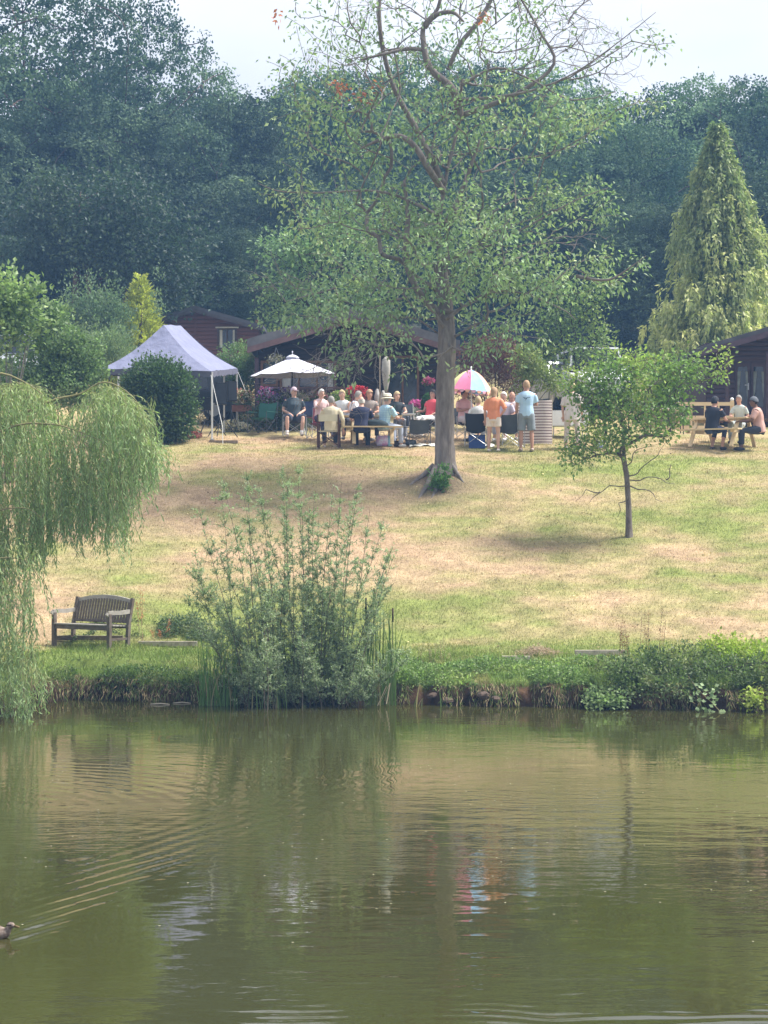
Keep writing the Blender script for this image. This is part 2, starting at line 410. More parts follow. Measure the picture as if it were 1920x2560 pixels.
def radii(nodes, par, r0, tip=.006, pw=2.3):
    n_ = len(nodes); a = np.zeros(n_); kids = np.zeros(n_)
    for i in range(1, n_): kids[par[i]] += 1
    for i in range(n_ - 1, -1, -1):
        if kids[i] == 0: a[i] += tip ** pw
        if par[i] >= 0: a[par[i]] += a[i]
    r_ = a ** (1 / pw); return np.minimum(r_ * (r0 / r_[0]) if r_[0] > r0 else r_, r0), kids
def wood(nodes, par, r, mn=0, sides=5):
    """tapered tubes along every edge"""
    e = np.array([i for i in range(1, len(nodes)) if par[i] >= 0 and r[i] >= mn]); p = par[e]
    A = nodes[p]; B = nodes[e]; T = norm(B - A); ra = r[p]; rb = r[e]
    ra = np.where(ra > rb * 1.6, rb * 1.25, ra)
    X = norm(np.cross(T, np.array([.13, .97, .2]))); Y = np.cross(T, X)
    V = []; 
    for (Q, rr_) in ((A, ra), (B + T * rb[:, None] * .3, rb)):
        for k in range(sides):
            an = 2 * PI * k / sides; V.append(Q + (X * math.cos(an) + Y * math.sin(an)) * rr_[:, None])
    V = np.stack(V, 1).reshape(-1, 3); n_ = len(e); o_ = np.arange(n_)[:, None] * 2 * sides
    F = np.concatenate([o_ + np.array([[k, (k + 1) % sides, sides + (k + 1) % sides, sides + k]]) for k in range(sides)], 0)
    return V, F
def lobes_pts(lobes, n_):
    """points inside a union of ellipsoids (cx,cy,cz,rx,ry,rz), denser near their skins"""
    vol = np.array([l[3] * l[4] * l[5] for l in lobes]) ** (2 / 3.); k = rng.choice(len(lobes), n_, p=vol / vol.sum())
    Lb = np.array(lobes)[k]; u = norm(rng.normal(size=(n_, 3))); rr_ = rng.random((n_, 1)) ** .42
    return Lb[:, :3] + u * rr_ * Lb[:, 3:6]
def spread(P, k, sig):
    Q = np.repeat(P, k, 0); return Q + rng.normal(size=Q.shape) * sig

def make_tree(name, label, cat, base, trunk, lobes, npts, nleaf, sig, ln, wd, col, alt=None, altp=.25, r0=.25, bark=None,
              droop=.4, group=None, var=.22, mn=.0, step=.4, tips_only=False, extra=None, clump=1.2, kids_=None, noise=.06, wmn=0.0, lmat=None, thin=None):
    base = np.array(base, float)
    t = thing(name, label, cat, tuple(base), 0, group)
    pts = lobes_pts(lobes, npts)
    if extra is not None: pts = np.concatenate([pts, extra], 0)
    tr = np.array(trunk, float)
    nodes, par, tips = grow(tr[0], tr, pts, step, droop, noise)
    r_, kids = radii(nodes, par, r0)
    nodes = nodes - base
    V, F = wood(nodes, par, r_, wmn); link('branches', np_mesh('branches', V, F, bark or BARK, True), t)
    m_ = r_ < .02
    src = nodes[tips] if tips_only else nodes[m_]
    P = spread(src, nleaf, sig)
    D = norm(P - np.repeat(src, nleaf, 0)) + np.array([0, 0, -droop]) + rng.normal(size=P.shape) * .35
    if thin:
        hz_ = P[:, 2] + base[2]; kp = rng.random(len(P)) > np.clip((hz_ - thin[0]) / (thin[1] - thin[0]), 0, 1) * thin[2]; P = P[kp]; D = D[kp]
    c = leafcol(P + base, col, var, alt, altp, clump)
    V, F, cc = leaves(P, D, ln * rng.uniform(.7, 1.25, len(P)), wd * rng.uniform(.7, 1.2, len(P)), c)
    link('crown', np_mesh('crown', V, F, lmat or LEAF, False, cc), t)
    return t, nodes, par, r_

def trunk_mesh(t, pts, rs, m_, n_=14, rough=.08, name='trunk', flare=None):
    """a lathe-like trunk with furrows and a flare at its foot"""
    V = []; F = []
    P = np.array(pts, float); K = []
    for i in range(len(P) - 1):
        for s in range(6): K.append((i + s / 6))
    K.append(len(P) - 1)
    for q, kk in enumerate(K):
        i = min(int(kk), len(P) - 2); f = kk - i; c = P[i] * (1 - f) + P[i + 1] * f; r_ = rs[i] * (1 - f) + rs[i + 1] * f
        for k in range(n_):
            a_ = 2 * PI * k / n_
            fl = 1 + rough * math.sin(a_ * 3 + 1.3 + kk * .35) * (1 + (flare or 0) * math.exp(-kk * 2.2)) + rough * .6 * math.sin(a_ * 7 + 2) + .03 * math.sin(kk * 9 + a_ * 5)
            V.append((c[0] + math.cos(a_) * r_ * fl, c[1] + math.sin(a_) * r_ * fl, c[2]))
    for q in range(len(K) - 1):
        for k in range(n_):
            F.append((q * n_ + k, q * n_ + (k + 1) % n_, (q + 1) * n_ + (k + 1) % n_, (q + 1) * n_ + k))
    return link(name, np_mesh(name, V, F, m_, True), t)

def lob(px, py, Y, rpx, rpy, ry=None):          # an ellipsoid lobe given by where and how big it shows at distance Y
    p = at(px, py, Y); s = Y / FPX
    return (p.x, p.y, p.z, rpx * s, ry if ry else rpx * s * .8, rpy * s)

# --- the big cherry in the middle of the lawn
b0 = Vector((1.44, 46, gz(1.44, 46) - .05))
tp = [(1111, 1196, 46), (1110, 1100, 46), (1112, 960, 46), (1117, 850, 46), (1112, 760, 46.1), (1100, 660, 46.1), (1095, 560, 46), (1120, 420, 46), (1150, 300, 46), (1155, 200, 46.1)]
tr = [at(*q) for q in tp]
cher = [lob(1120, 60, 46, 330, 200), lob(850, 120, 46, 200, 190), lob(1330, 100, 46.3, 190, 190), lob(1140, 300, 46, 400, 110), lob(860, 330, 46, 200, 130),
        lob(1420, 290, 46, 130, 90), lob(1130, 520, 46, 300, 150), lob(860, 520, 45.6, 190, 90), lob(1400, 500, 46, 120, 80), lob(700, 470, 46, 60, 16),
        lob(1100, 720, 45.8, 300, 110), lob(890, 740, 45.3, 190, 80), lob(1350, 700, 45.6, 160, 70), lob(1530, 700, 46, 70, 24), lob(1510, 520, 46, 50, 50),
        lob(1250, 820, 45.2, 120, 80), lob(930, 850, 45, 130, 60), lob(790, 800, 45, 90, 24), lob(1000, 610, 47.4, 260, 130), lob(1200, 620, 44.4, 220, 130),
        lob(1600, 110, 46, 110, 26), lob(1560, 250, 46, 110, 30), lob(740, 200, 46, 100, 90), lob(1190, 880, 45.4, 60, 45), lob(1045, 890, 44.9, 60, 50), lob(700, 480, 45.6, 60, 22), lob(1470, 470, 45.8, 80, 24), lob(1590, 655, 45.6, 30, 16), lob(1490, 640, 45.7, 60, 18), lob(760, 780, 44.9, 60, 14), lob(850, 930, 44.8, 40, 40), lob(1000, 930, 44.9, 36, 36)]
T1, nd, pr, rr1 = make_tree('cherry_tree', 'tall spreading cherry tree with bare twigs at its top, in the middle of the lawn', 'tree',
    b0, tr, cher, 2300, 11, .14, .135, .068, (.20, .285, .15), (.40, .48, .25), .42, .235, BARK, .7, mn=0, step=.42, clump=1.1, noise=.09, wmn=.0, thin=(12.0, 14.2, .62))
trunk_mesh(T1, [tr[0] - b0 - Vector((0, 0, .25)), at(1111, 1160, 46) - b0, at(1110, 1100, 46) - b0, tr[2] - b0, tr[3] - b0, tr[4] - b0, tr[5] - b0],
           [.35, .25, .222, .21, .205, .185, .15], BARK, 22, .07, flare=3)
def limb(t, b_, pts, rs, m_=BARK, name='limb'):
    P = [Vector(p) for p in pts]; Q = []; q = []
    if len(rs) != len(P): rs = list(np.interp(np.linspace(0, 1, len(P)), np.linspace(0, 1, len(rs)), rs))
    for i in range(len(P) - 1):
        p0 = P[max(i - 1, 0)]; p1 = P[i]; p2 = P[i + 1]; p3 = P[min(i + 2, len(P) - 1)]
        for s in range(4):
            u = s / 4; Q.append(.5 * ((2 * p1) + (p2 - p0) * u + (2 * p0 - 5 * p1 + 4 * p2 - p3) * u * u + (3 * p1 - p0 - 3 * p2 + p3) * u ** 3) - b_); q.append(rs[i] * (1 - u) + rs[i + 1] * u)
    Q.append(P[-1] - b_); q.append(rs[-1])
    return MB().tube(Q, q, 8).obj(name, m_, t, True)
limb(T1, b0, [at(1150, 300, 45.9), at(1135, 228, 45.6), at(1075, 170, 45.5), at(1058, 100, 45.5), at(1062, 60, 45.5), at(1095, 20, 45.5), at(1110, -60, 45.5)], [.11, .10, .08, .065, .055, .045, .03])
limb(T1, b0, [at(1062, 70, 45.5), at(1085, 40, 45.4), at(1130, 30, 45.3), at(1160, 55, 45.3)], [.06, .06, .05, .02])
limb(T1, b0, [at(1120, 175, 45.6), at(1150, 110, 45.5), at(1200, 50, 45.5), at(1235, -20, 45.5), at(1240, -70, 45.5)], [.05, .055, .055, .045, .03])
limb(T1, b0, [at(1110, 480, 46), at(1070, 420, 45.3), at(1040, 370, 45.2), at(1000, 340, 45.2), at(950, 350, 45.2), at(900, 372, 45.2)], [.08, .08, .07, .06, .045, .02])
limb(T1, b0, [at(1058, 125, 45.5), at(1020, 122, 45.4), at(960, 135, 45.3), at(900, 150, 45.3)], [.05, .05, .035, .02])
limb(T1, b0, [at(1150, 290, 45.9), at(1290, 235, 45.7), at(1385, 160, 45.7), at(1350, 80, 45.7), at(1310, 10, 45.7), at(1270, -50, 45.7)], [.07, .055, .04, .033, .025, .015])
limb(T1, b0, [at(955, -40, 46), at(948, 20, 46), at(955, 110, 46), at(985, 220, 46), at(1045, 330, 46), at(1110, 460, 46)], [.03, .045, .055, .06, .07, .08])
limb(T1, b0, [at(1105, 790, 46), at(1050, 735, 45.8), at(1015, 650, 45.6), at(1020, 540, 45.5), at(1010, 450, 45.4)], [.10, .085, .075, .06, .03])
limb(T1, b0, [at(1108, 580, 46), at(1150, 490, 45.8), at(1175, 420, 45.6), at(1200, 350, 45.6)], [.09, .07, .05, .02])
for q in ([(1150, 215), (1240, 170), (1330, 200), (1430, 250), (1540, 230)], [(1150, 250), (1260, 240), (1350, 220), (1440, 180), (1540, 110), (1640, 30)],
          [(1110, 820), (1050, 745), (960, 760), (880, 800), (820, 870)], [(1115, 800), (1200, 740), (1290, 730), (1400, 770), (1440, 800)], [(1440, 690), (1520, 700), (1580, 665), (1615, 640)],
          [(1105, 650), (1210, 620), (1330, 560), (1440, 500), (1520, 470)], [(1100, 540), (960, 480), (800, 482), (700, 478), (645, 458)]):
    limb(T1, b0, [at(x, y, 45.6 - .3 * i * .4) for i, (x, y) in enumerate(q)], [.045, .03, .022, .015, .007])
# bare grey twigs: the leafless tangle at the top right and low left of the crown
tw = MB()
def twig(p, d, L_, r_, dep):
    q = [p]; dd = d.normalized()
    for s in range(4):
        dd = (dd + Vector((random.gauss(0, .22), random.gauss(0, .2), random.gauss(.0, .22)))).normalized(); q.append(q[-1] + dd * L_ / 4)
    tw.tube([x - b0 for x in q], [r_ * (1 - .17 * i) for i in range(5)], 4, False)
    if dep:
        for s in (1, 2, 3, 4):
            if random.random() < .85: twig(q[s], dd + Vector((random.gauss(0, .8), random.gauss(0, .5), random.gauss(0, .6))), L_ * .62, r_ * .6, dep - 1)
for (x, y, dx, dz, L_) in ((1330, 60, .4, .6, 1.7), (1380, 120, .9, .3, 1.6), (1300, 30, .1, 1, 1.5), (1420, 60, .5, .8, 1.3), (1240, 60, -.2, .8, 1.6), (1150, 60, .3, .9, 1.5), (1080, 60, -.7, .6, 1.5),
                      (1000, 120, -.9, .2, 1.5), (1200, 120, .9, .1, 1.7), (1100, 20, -.2, 1, 1.2), (1250, 180, 1, 0, 1.6), (1420, 200, 1, .0, 1.5), (900, 90, -.6, .6, 1.5), (1180, 0, .2, 1, 1.2),
                      (870, 760, -.6, -.8, 1.6), (900, 800, -.1, -1, 1.4), (960, 800, -.3, -.9, 1.5), (840, 720, -.9, -.3, 1.5), (1000, 760, -.2, -.8, 1.4), (930, 760, -.3, -1, 1.5), (1010, 180, -.6, -.6, 1.6), (1090, 330, -.4, -.7, 1.6), (1000, 600, -.5, .3, 1.6), (1240, 640, .6, .3, 1.5)):
    twig(at(x, y, 45.3 + random.random()), Vector((dx, random.gauss(0, .3), dz)), L_, .022, 3)
tw.obj('twigs', mat('twig_grey', (.23, .2, .19), .9, .2), T1, True)['kind'] = 'stuff'
# a few turned leaves
P = np.concatenate([spread(np.array([at(x, y, 45.2)]), k, .09) for x, y, k in ((845, 215, 26), (860, 222, 16), (905, 240, 16), (938, 205, 10), (1205, 45, 16), (690, 40, 14), (915, 250, 14))]) - np.array(b0)
V, F, cc = leaves(P, rng.normal(size=P.shape) + [0, 0, -.6], .14, .07, leafcol(P, (.42, .15, .09), .2))
link('turned_leaves', np_mesh('turned_leaves', V, F, LEAF, False, cc), T1)['kind'] = 'stuff'
# roots
for (q, r_) in (([(1090, 1176, 45.8), (1068, 1192, 45.4), (1050, 1212, 45.0), (1046, 1222, 44.8)], .075), ([(1086, 1170, 45.9), (1060, 1180, 45.9), (1030, 1196, 45.7), (1010, 1208, 45.5)], .07),
                ([(1128, 1172, 45.9), (1146, 1182, 45.8), (1160, 1196, 45.6)], .06), ([(1104, 1180, 45.7), (1090, 1200, 45.2), (1078, 1216, 44.9)], .06)):
    pts = [at(*a_) for a_ in q]; pts = [Vector((p.x, p.y, gz(p.x, p.y) + (.22, .05, -.02, -.09)[i])) for i, p in enumerate(pts)]
    limb(T1, b0, pts, [r_, r_ * .8, r_ * .55, r_ * .3], BARK, 'root')

def bush(name, label, cat, base, lobes, n_, ln, wd, col, alt=None, altp=.3, var=.25, shell=.35, up=.3, stems=7, group=None, droop=0, stemmat=None, clump=1.5, spike=0, lmat=None, stemr=.015):
    """a shrub: a few stems and a cloud of leaves in leafy clumps on the lobes' skins"""
    base = Vector(base); t = thing(name, label, cat, tuple(base), 0, group); bb = np.array(base)
    vol = np.array([l[3] * l[4] * l[5] for l in lobes]) ** (2 / 3.); nk = max(30, n_ // 14)
    k = rng.choice(len(lobes), nk, p=vol / vol.sum()); Lb = np.array(lobes)[k]
    u = norm(rng.normal(size=(nk, 3))); bump_ = 1 + .22 * (fbm(u[:, 0] * 3 + u[:, 2] * 2, u[:, 1] * 3 - u[:, 2], 1.6, 3, 2)[:, None] - .5)
    rad = (1 - shell * rng.random((nk, 1)) ** 1.8) * bump_
    Pc = Lb[:, :3] + u * rad * Lb[:, 3:6]; Dc = u
    if spike: Pc[:, 2] += (rng.random(nk) < .25) * rng.random(nk) * spike
    P = np.repeat(Pc, 14, 0) + rng.normal(size=(nk * 14, 3)) * ln * 1.0; D = np.repeat(Dc, 14, 0) + rng.normal(size=(nk * 14, 3)) * .7 + np.array([0, 0, up - droop])
    gzv = G(P[:, 0], P[:, 1]); P[:, 2] = np.maximum(P[:, 2], gzv + .03)
    c = leafcol(P, col, var, alt, altp, clump); sz = rng.uniform(.7, 1.3, len(P))
    V, F, cc = leaves(P - bb, D, ln * sz, wd * sz, c)
    link('foliage', np_mesh('foliage', V, F, lmat or LEAF, False, cc), t)
    s = MB()
    for i in range(stems):
        e = Pc[rng.integers(nk)] - bb; s.tube([Vector((random.gauss(0, .05), random.gauss(0, .05), -.05)), Vector(e * .5) + Vector((0, 0, abs(e[2]) * .1)), Vector(e * .92)], [stemr, stemr * .7, stemr * .3], 5)
    s.obj('stem', stemmat or BARKD, t, True)
    return t

BARKM = mat('bark_brown', (.10, .08, .065), .9, .5, 9, .01, 40, col2=(.22, .19, .165), stretch=(1, 1, .4))
# --- little apple tree on the right of the slope
b1 = Vector((xat(1572, 42.4), 42.4, gz(xat(1572, 42.4), 42.4) - .03))
tr = [b1, at(1571, 1260, 42.4), at(1567, 1190, 42.4), at(1560, 1150, 42.4), at(1558, 1090, 42.4), at(1572, 1020, 42.4)]
ap = [lob(1590, 960, 42.4, 130, 80), lob(1700, 925, 42.2, 80, 45), lob(1500, 960, 42.4, 80, 70), lob(1600, 1040, 42.2, 120, 70), lob(1480, 1060, 42.3, 70, 70),
      lob(1445, 1130, 42.2, 42, 45), lob(1540, 1100, 42, 70, 50), lob(1745, 945, 42.3, 36, 28), lob(1805, 900, 42.3, 30, 34), lob(1800, 935, 42.3, 20, 16), lob(1685, 1010, 42.5, 50, 50), lob(1420, 1150, 42.2, 20, 20), lob(1445, 960, 42.3, 40, 40), lob(1560, 905, 42.6, 70, 35), lob(1670, 1080, 42.3, 30, 30)]
T2, *_ = make_tree('apple_tree', 'small apple tree with a dense leafy head and slim trunk on the slope', 'tree', b1, tr, ap, 950, 8, .10, .10, .062,
    (.17, .26, .08), (.38, .46, .12), .45, .06, BARKM, .2, step=.2, clump=2.2, noise=.03)
trunk_mesh(T2, [b1 - b1 - Vector((0, 0, .1)), tr[1] - b1, tr[2] - b1, tr[3] - b1, tr[4] - b1], [.085, .058, .054, .05, .03], BARKM, 12, .06, flare=2)
bt = MB()
for q in ([(1570, 1210), (1530, 1215), (1490, 1235), (1465, 1265)], [(1572, 1190), (1610, 1170), (1650, 1130), (1665, 1100)], [(1575, 1200), (1620, 1195), (1665, 1200), (1685, 1215)], [(1575, 1215), (1610, 1225), (1640, 1240), (1655, 1262)],
          [(1568, 1240), (1550, 1260), (1545, 1290)], [(1565, 1165), (1590, 1130), (1640, 1110)], [(1665, 1200), (1680, 1170), (1670, 1160)], [(1500, 1230), (1470, 1225), (1440, 1250)]):
    Q_ = [Vector((np.interp(u_, range(len(q)), [a_[0] for a_ in q]) + 4 * math.sin(u_ * 5), 0, np.interp(u_, range(len(q)), [a_[1] for a_ in q]) + 4 * math.sin(u_ * 3.7))) for u_ in np.linspace(0, len(q) - 1, 12)]; bt.tube([at(v_.x, v_.z, 42.3 - .02 * i_) - b1 for i_, v_ in enumerate(Q_)], list(np.linspace(.016, .003, 12)), 5)
bt.obj('bare_branches', BARKM, T2, True)

# --- weeping willow hanging in from the left
wb = Vector((-8.3, 31.2, gz(-8.3, 31.2) - .1))
TW = thing('weeping_willow', 'weeping willow trailing its curtains of leaves over the left bank and water', 'tree', wb)
trunk_mesh(TW, [Vector((0, 0, -.5)), Vector((.05, 0, 1.5)), Vector((.25, 0, 2.9)), Vector((.2, .1, 4.4))], [.38, .27, .24, .15], BARKD, 14, .08, flare=2)
topx = [-260, -100, 0, 50, 90, 130, 165, 205, 255, 300, 340, 370, 392]; topy = [900, 930, 962, 950, 962, 1000, 1030, 985, 955, 965, 1005, 1070, 1130]
botx = [-260, 0, 60, 100, 140, 200, 240, 297, 330, 360, 395]; boty = [1700, 1500, 1420, 1395, 1345, 1330, 1345, 1375, 1240, 1190, 1150]
lb = []
for q, Y_, r_ in (([(-250, 1250), (-150, 1000), (-20, 935), (60, 955), (110, 990)], 31.6, .07), ([(-250, 1300), (-60, 1110), (110, 1010), (200, 985), (262, 955), (330, 990), (375, 1060)], 32.4, .06),
                  ([(-250, 1250), (0, 1080), (120, 1060), (200, 1080), (270, 1110)], 31.2, .045), ([(-200, 1400), (-40, 1290), (60, 1270), (110, 1300)], 31, .04), ([(-200, 1450), (-30, 1400), (60, 1400), (100, 1450)], 30.8, .04)):
    pts = [wb + Vector((.2, 0, 2.6))] + [at(x, y, Y_) for x, y in q]
    limb(TW, wb, pts, [r_ * .6 * (1.0 - .85 * i / (len(pts) - 1)) for i in range(len(pts))], STEMY, 'limb')
PL = []; DL = []; CL = []; sv = []; sf = []
st = MB()
def strand(x0, y0, y1, Y0, arch):
    p0 = np.array(at(x0, y0, Y0)); L_ = (y1 - y0) / FPX * Y0
    if L_ < .15: return
    n_ = max(6, int(L_ / .032)); tt = np.linspace(0, 1, n_)
    ox = arch * (1 - np.exp(-tt * 4)); sw = rng.normal() * .10
    X = p0[0] + ox + sw * tt ** 2 + .025 * np.sin(tt * 7 + rng.random() * 6); Y = p0[1] + rng.normal() * .12 * tt
    Z = p0[2] + .12 * np.sin(np.clip(tt * 5, 0, PI)) * abs(arch) - L_ * tt ** 1.15
    Z = np.maximum(Z, .02)
    P = np.stack([X, Y, Z], 1); PL.append(P); T = np.gradient(P, axis=0); T = norm(T)
    D = T * .9 + rng.normal(size=P.shape) * .45 + np.array([0, 0, -.25]); DL.append(D)
    tone = rng.random()
    c = np.array([.20, .30, .13]) * (1 - tone) + np.array([.35, .46, .22]) * tone
    tipy = np.exp(-tt * 3)[:, None] * .45
    CL.append((c * (1 - tipy) + np.array([.42, .41, .15]) * tipy) * np.exp(rng.normal(size=(n_, 1)) * .2))
    if rng.random() < .7: st.tube([Vector(P[i]) - wb for i in range(0, n_, max(1, n_ // 5))], .0035, 3, False)
for i in range(1500):
    x0 = rng.uniform(-230, 392); tpy = np.interp(x0, topx, topy); bty = np.interp(x0, botx, boty)
    u = rng.random() ** 1.25
    if 118 < x0 < 215 and u < .2 and rng.random() < .5: continue
    y0 = tpy + (bty - tpy) * .82 * u; L_ = rng.uniform(110, 300) * (1 if u > .3 else .8)
    y1 = min(y0 + L_, bty + rng.normal() * 22)
    strand(x0, y0, y1, rng.uniform(31, 33.6), rng.normal() * .12 + .06)
for i in range(420):
    x0 = rng.uniform(-120, 385)
    if 112 < x0 < 228 and rng.random() < .85: continue
    tpy = np.interp(x0, topx, topy); strand(x0, tpy + abs(rng.normal()) * 12, tpy + rng.uniform(60, 190), rng.uniform(31, 33), rng.normal() * .2)
for x0, y1 in ((297, 1372), (160, 1345), (178, 1365), (62, 1420), (205, 1338), (255, 1330), (218, 1350), (120, 1400), (382, 1180)):
    for k in range(3): strand(x0 + rng.normal() * 3, y1 - 190, y1 - k * 12, 32.5, .02)
for i in range(620):
    x0 = rng.uniform(-230, 135); y0 = rng.uniform(1340, 1740)
    xm = np.interp(y0, [1340, 1420, 1500, 1600, 1680, 1740], [120, 88, 85, 100, 118, 110])
    if x0 > xm: continue
    strand(x0, y0, min(y0 + rng.uniform(80, 220), np.interp(x0, [-230, 60, 90, 135], [1815, 1805, 1770, 1720])), rng.uniform(30.0, 31.6), rng.normal() * .1)
P = np.concatenate(PL); D = np.concatenate(DL); c = np.concatenate(CL)
V, F, cc = leaves(P - np.array(wb), D, rng.uniform(.075, .13, len(P)), rng.uniform(.014, .024, len(P)), c, .15)
link('crown', np_mesh('crown', V, F, LEAF, False, cc), TW); st.obj('twigs', STEMY, TW)['kind'] = 'stuff'

# --- grey willow bush rising from the water's edge
ob = Vector((xat(830, 33.1), 33.1, -.1)); TO = thing('willow_bush', 'grey-green many-stemmed willow bush at the edge of the pond', 'bush', ob)
PL = []; DL = []; sm = MB(); CL = []
def osier(x0, x1, y1, Y0, r_=.010, leafy=1., bend=.0, y0=1765):
    a_ = np.array(at(x0, y0, Y0)); a_[2] = max(-.05, gz(a_[0], a_[1]) - .05) if gz(a_[0], a_[1]) > 0 else -.05
    e = np.array(at(x1, y1, Y0 + rng.normal() * .35)); n_ = 22; tt = np.linspace(0, 1, n_)[:, None]
    P = a_ + (e - a_) * tt; P[:, 0] += (e[0] - a_[0]) * (tt[:, 0] ** 1.3 - tt[:, 0]) * .9 + .04 * np.sin(tt[:, 0] * 5 + x0) + bend * np.sin(tt[:, 0] * PI)
    rr_ = r_ * (1 - .8 * tt[:, 0]); sm.tube([Vector(p) - ob for p in P], list(rr_), 4, False)
    L_ = np.linalg.norm(e - a_)
    for k in range(int(L_ * 15 * leafy)):
        u = rng.uniform(.1, 1) ** .8; i = int(u * (n_ - 1)); p = P[i]; d = norm(rng.normal(size=3) * [1, 1, .5] + [0, 0, .9]); sl_ = rng.uniform(.12, .42) * (1.1 - .6 * u)
        q = p + d * sl_; sm.tube([Vector(p) - ob, Vector(q) - ob], [.003, .0015], 3, False)
        m_ = int(11 + sl_ * 62); s_ = rng.random((m_, 1)); LP = p + (q - p) * s_; PL.append(LP); DL.append(d * .6 + rng.normal(size=(m_, 3)) * .7)
        t_ = np.clip(rng.random() * .7 + u * .3, 0, 1); c0 = np.array([.2, .255, .15]) * (1 - t_) + np.array([.42, .50, .29]) * t_; CL.append(c0 * np.exp(rng.normal(size=(m_, 1)) * .2))
for x0, x1, y1 in ((600, 545, 1250), (610, 500, 1290), (640, 560, 1215), (650, 610, 1200), (700, 600, 1250), (690, 650, 1230), (720, 700, 1190), (730, 720, 1210), (760, 750, 1180), (770, 745, 1240), (780, 790, 1250),
                   (800, 830, 1240), (810, 860, 1230), (830, 900, 1225), (850, 890, 1260), (860, 930, 1300), (840, 960, 1330), (870, 975, 1390), (880, 985, 1400), (700, 520, 1370), (660, 470, 1440), (640, 480, 1500), (620, 465, 1560),
                   (760, 660, 1300), (740, 800, 1320), (800, 870, 1340), (690, 590, 1340), (830, 990, 1480), (870, 965, 1560), (720, 640, 1350), (760, 780, 1290), (745, 720, 1330), (900, 985, 1410), (560, 490, 1400), (520, 470, 1520)):
    osier(x0, x1, y1 - 25, 33.1 + rng.normal() * .3, leafy=1.05)
for k in range(62):
    x0 = rng.uniform(600, 900); x1 = x0 + (x0 - 750) * .45 + rng.normal() * 60; osier(x0, np.clip(x1, 480, 975), rng.uniform(1380, 1680), 33 + rng.normal() * .4, .009, 1.05)
for k in range(38):
    x0 = rng.uniform(600, 920); osier(x0, x0 + rng.normal() * 60, rng.uniform(1610, 1725), 32.7 + rng.normal() * .25, .007, 1.8)
P = np.concatenate(PL); D = np.concatenate(DL); c = np.concatenate(CL)
V, F, cc = leaves(P - np.array(ob), D, rng.uniform(.04, .072, len(P)), rng.uniform(.011, .018, len(P)), c, .15)
link('foliage', np_mesh('foliage', V, F, LEAF, False, cc), TO); sm.obj('stem', mat('osier_stem', (.12, .10, .07), .8, .3), TO)

# --- reeds and bulrushes
def reeds(name, label, px0, px1, Y0, top, n_, group, tone=(.13, .22, .06), lean=.12, heads=()):
    b_ = Vector((xat((px0 + px1) / 2, Y0), Y0, -.1)); t = thing(name, label, 'reeds', b_, 0, group)
    V = []; F = []; c = []
    for i in range(n_):
        x = xat(rng.uniform(px0, px1), Y0); y = Y0 + rng.normal() * .12; h_ = (CAMZ - (rng.uniform(top, top + 130) - 1280) / FPX * Y0); lx = rng.normal() * lean; ly = rng.normal() * lean
        w_ = rng.uniform(.006, .011); an = rng.uniform(-.7, .7); cx, cy_ = math.cos(an) * w_, math.sin(an) * w_; o_ = len(V); cc_ = np.array(tone) * math.exp(rng.normal() * .25)
        if rng.random() < .16: cc_ = np.array([.42, .36, .2])
        for s in range(6):
            u = s / 5; k_ = 1 - u ** 3 * .92; px_ = x + lx * u ** 2; py_ = y + ly * u ** 2; pz_ = -.1 + (h_ + .1) * u - abs(lx) * u ** 3 * .5
            V += [(px_ - cx * k_ - b_.x, py_ - cy_ * k_ - b_.y, pz_ - b_.z), (px_ + cx * k_ - b_.x, py_ + cy_ * k_ - b_.y, pz_ - b_.z)]; c += [cc_, cc_]
        for s in range(5): F.append((o_ + 2 * s, o_ + 2 * s + 1, o_ + 2 * s + 3, o_ + 2 * s + 2))
    link('blade', np_mesh('blade', V, F, LEAF, False, np.array(c)), t)['kind'] = 'stuff'
    for (hx, hy, l_) in heads:
        p = at(hx, hy, Y0); m_ = MB().tube([Vector((p.x - .03, p.y, -.05)) - b_, p - b_], .005, 4)
        st_ = m_.obj('stalk', STEM, t); MB().tube([p - b_, p - b_ + Vector((0, 0, l_))], [.015, .014], 8).obj('bulrush_head', mat('bulrush', (.055, .03, .02), .9), st_, True)
        st_.data.name = 'stalk'
reeds('reeds', 'tall thin bulrushes with two dark seed heads beside the willow bush', 905, 990, 32.9, 1490, 60, None, (.11, .17, .06), .12, ((915, 1535, .28), (982, 1555, .24), (935, 1500, .2)))
reeds('reeds', 'green reeds in the water left of the willow bush', 500, 600, 32.8, 1560, 95, None, (.12, .22, .06), .13)
reeds('reeds', 'short reeds under the middle of the willow bush', 620, 720, 32.5, 1640, 26, None, (.15, .24, .07), .1)
reeds('reeds', 'sparse low reeds rising before the bare earth bank', 1035, 1110, 32.6, 1690, 14, None, (.14, .2, .07), .06)
# bent dead reed blades
br = thing('broken_reed', 'pale broken reed folded into a peak over the water', 'reed', at(955, 1765, 32.5))
bz = at(955, 1765, 32.5)
for a_, c_, w_ in ((at(948, 1762, 32.5), at(975, 1708, 32.5), .022), (at(975, 1708, 32.5), at(966, 1760, 32.4), .018), (at(944, 1764, 32.4), at(966, 1716, 32.5), .014)):
    MB().bar(a_ - bz, c_ - bz, w_, .004).obj('blade', mat('dead_reed', (.62, .5, .33), .8), br)
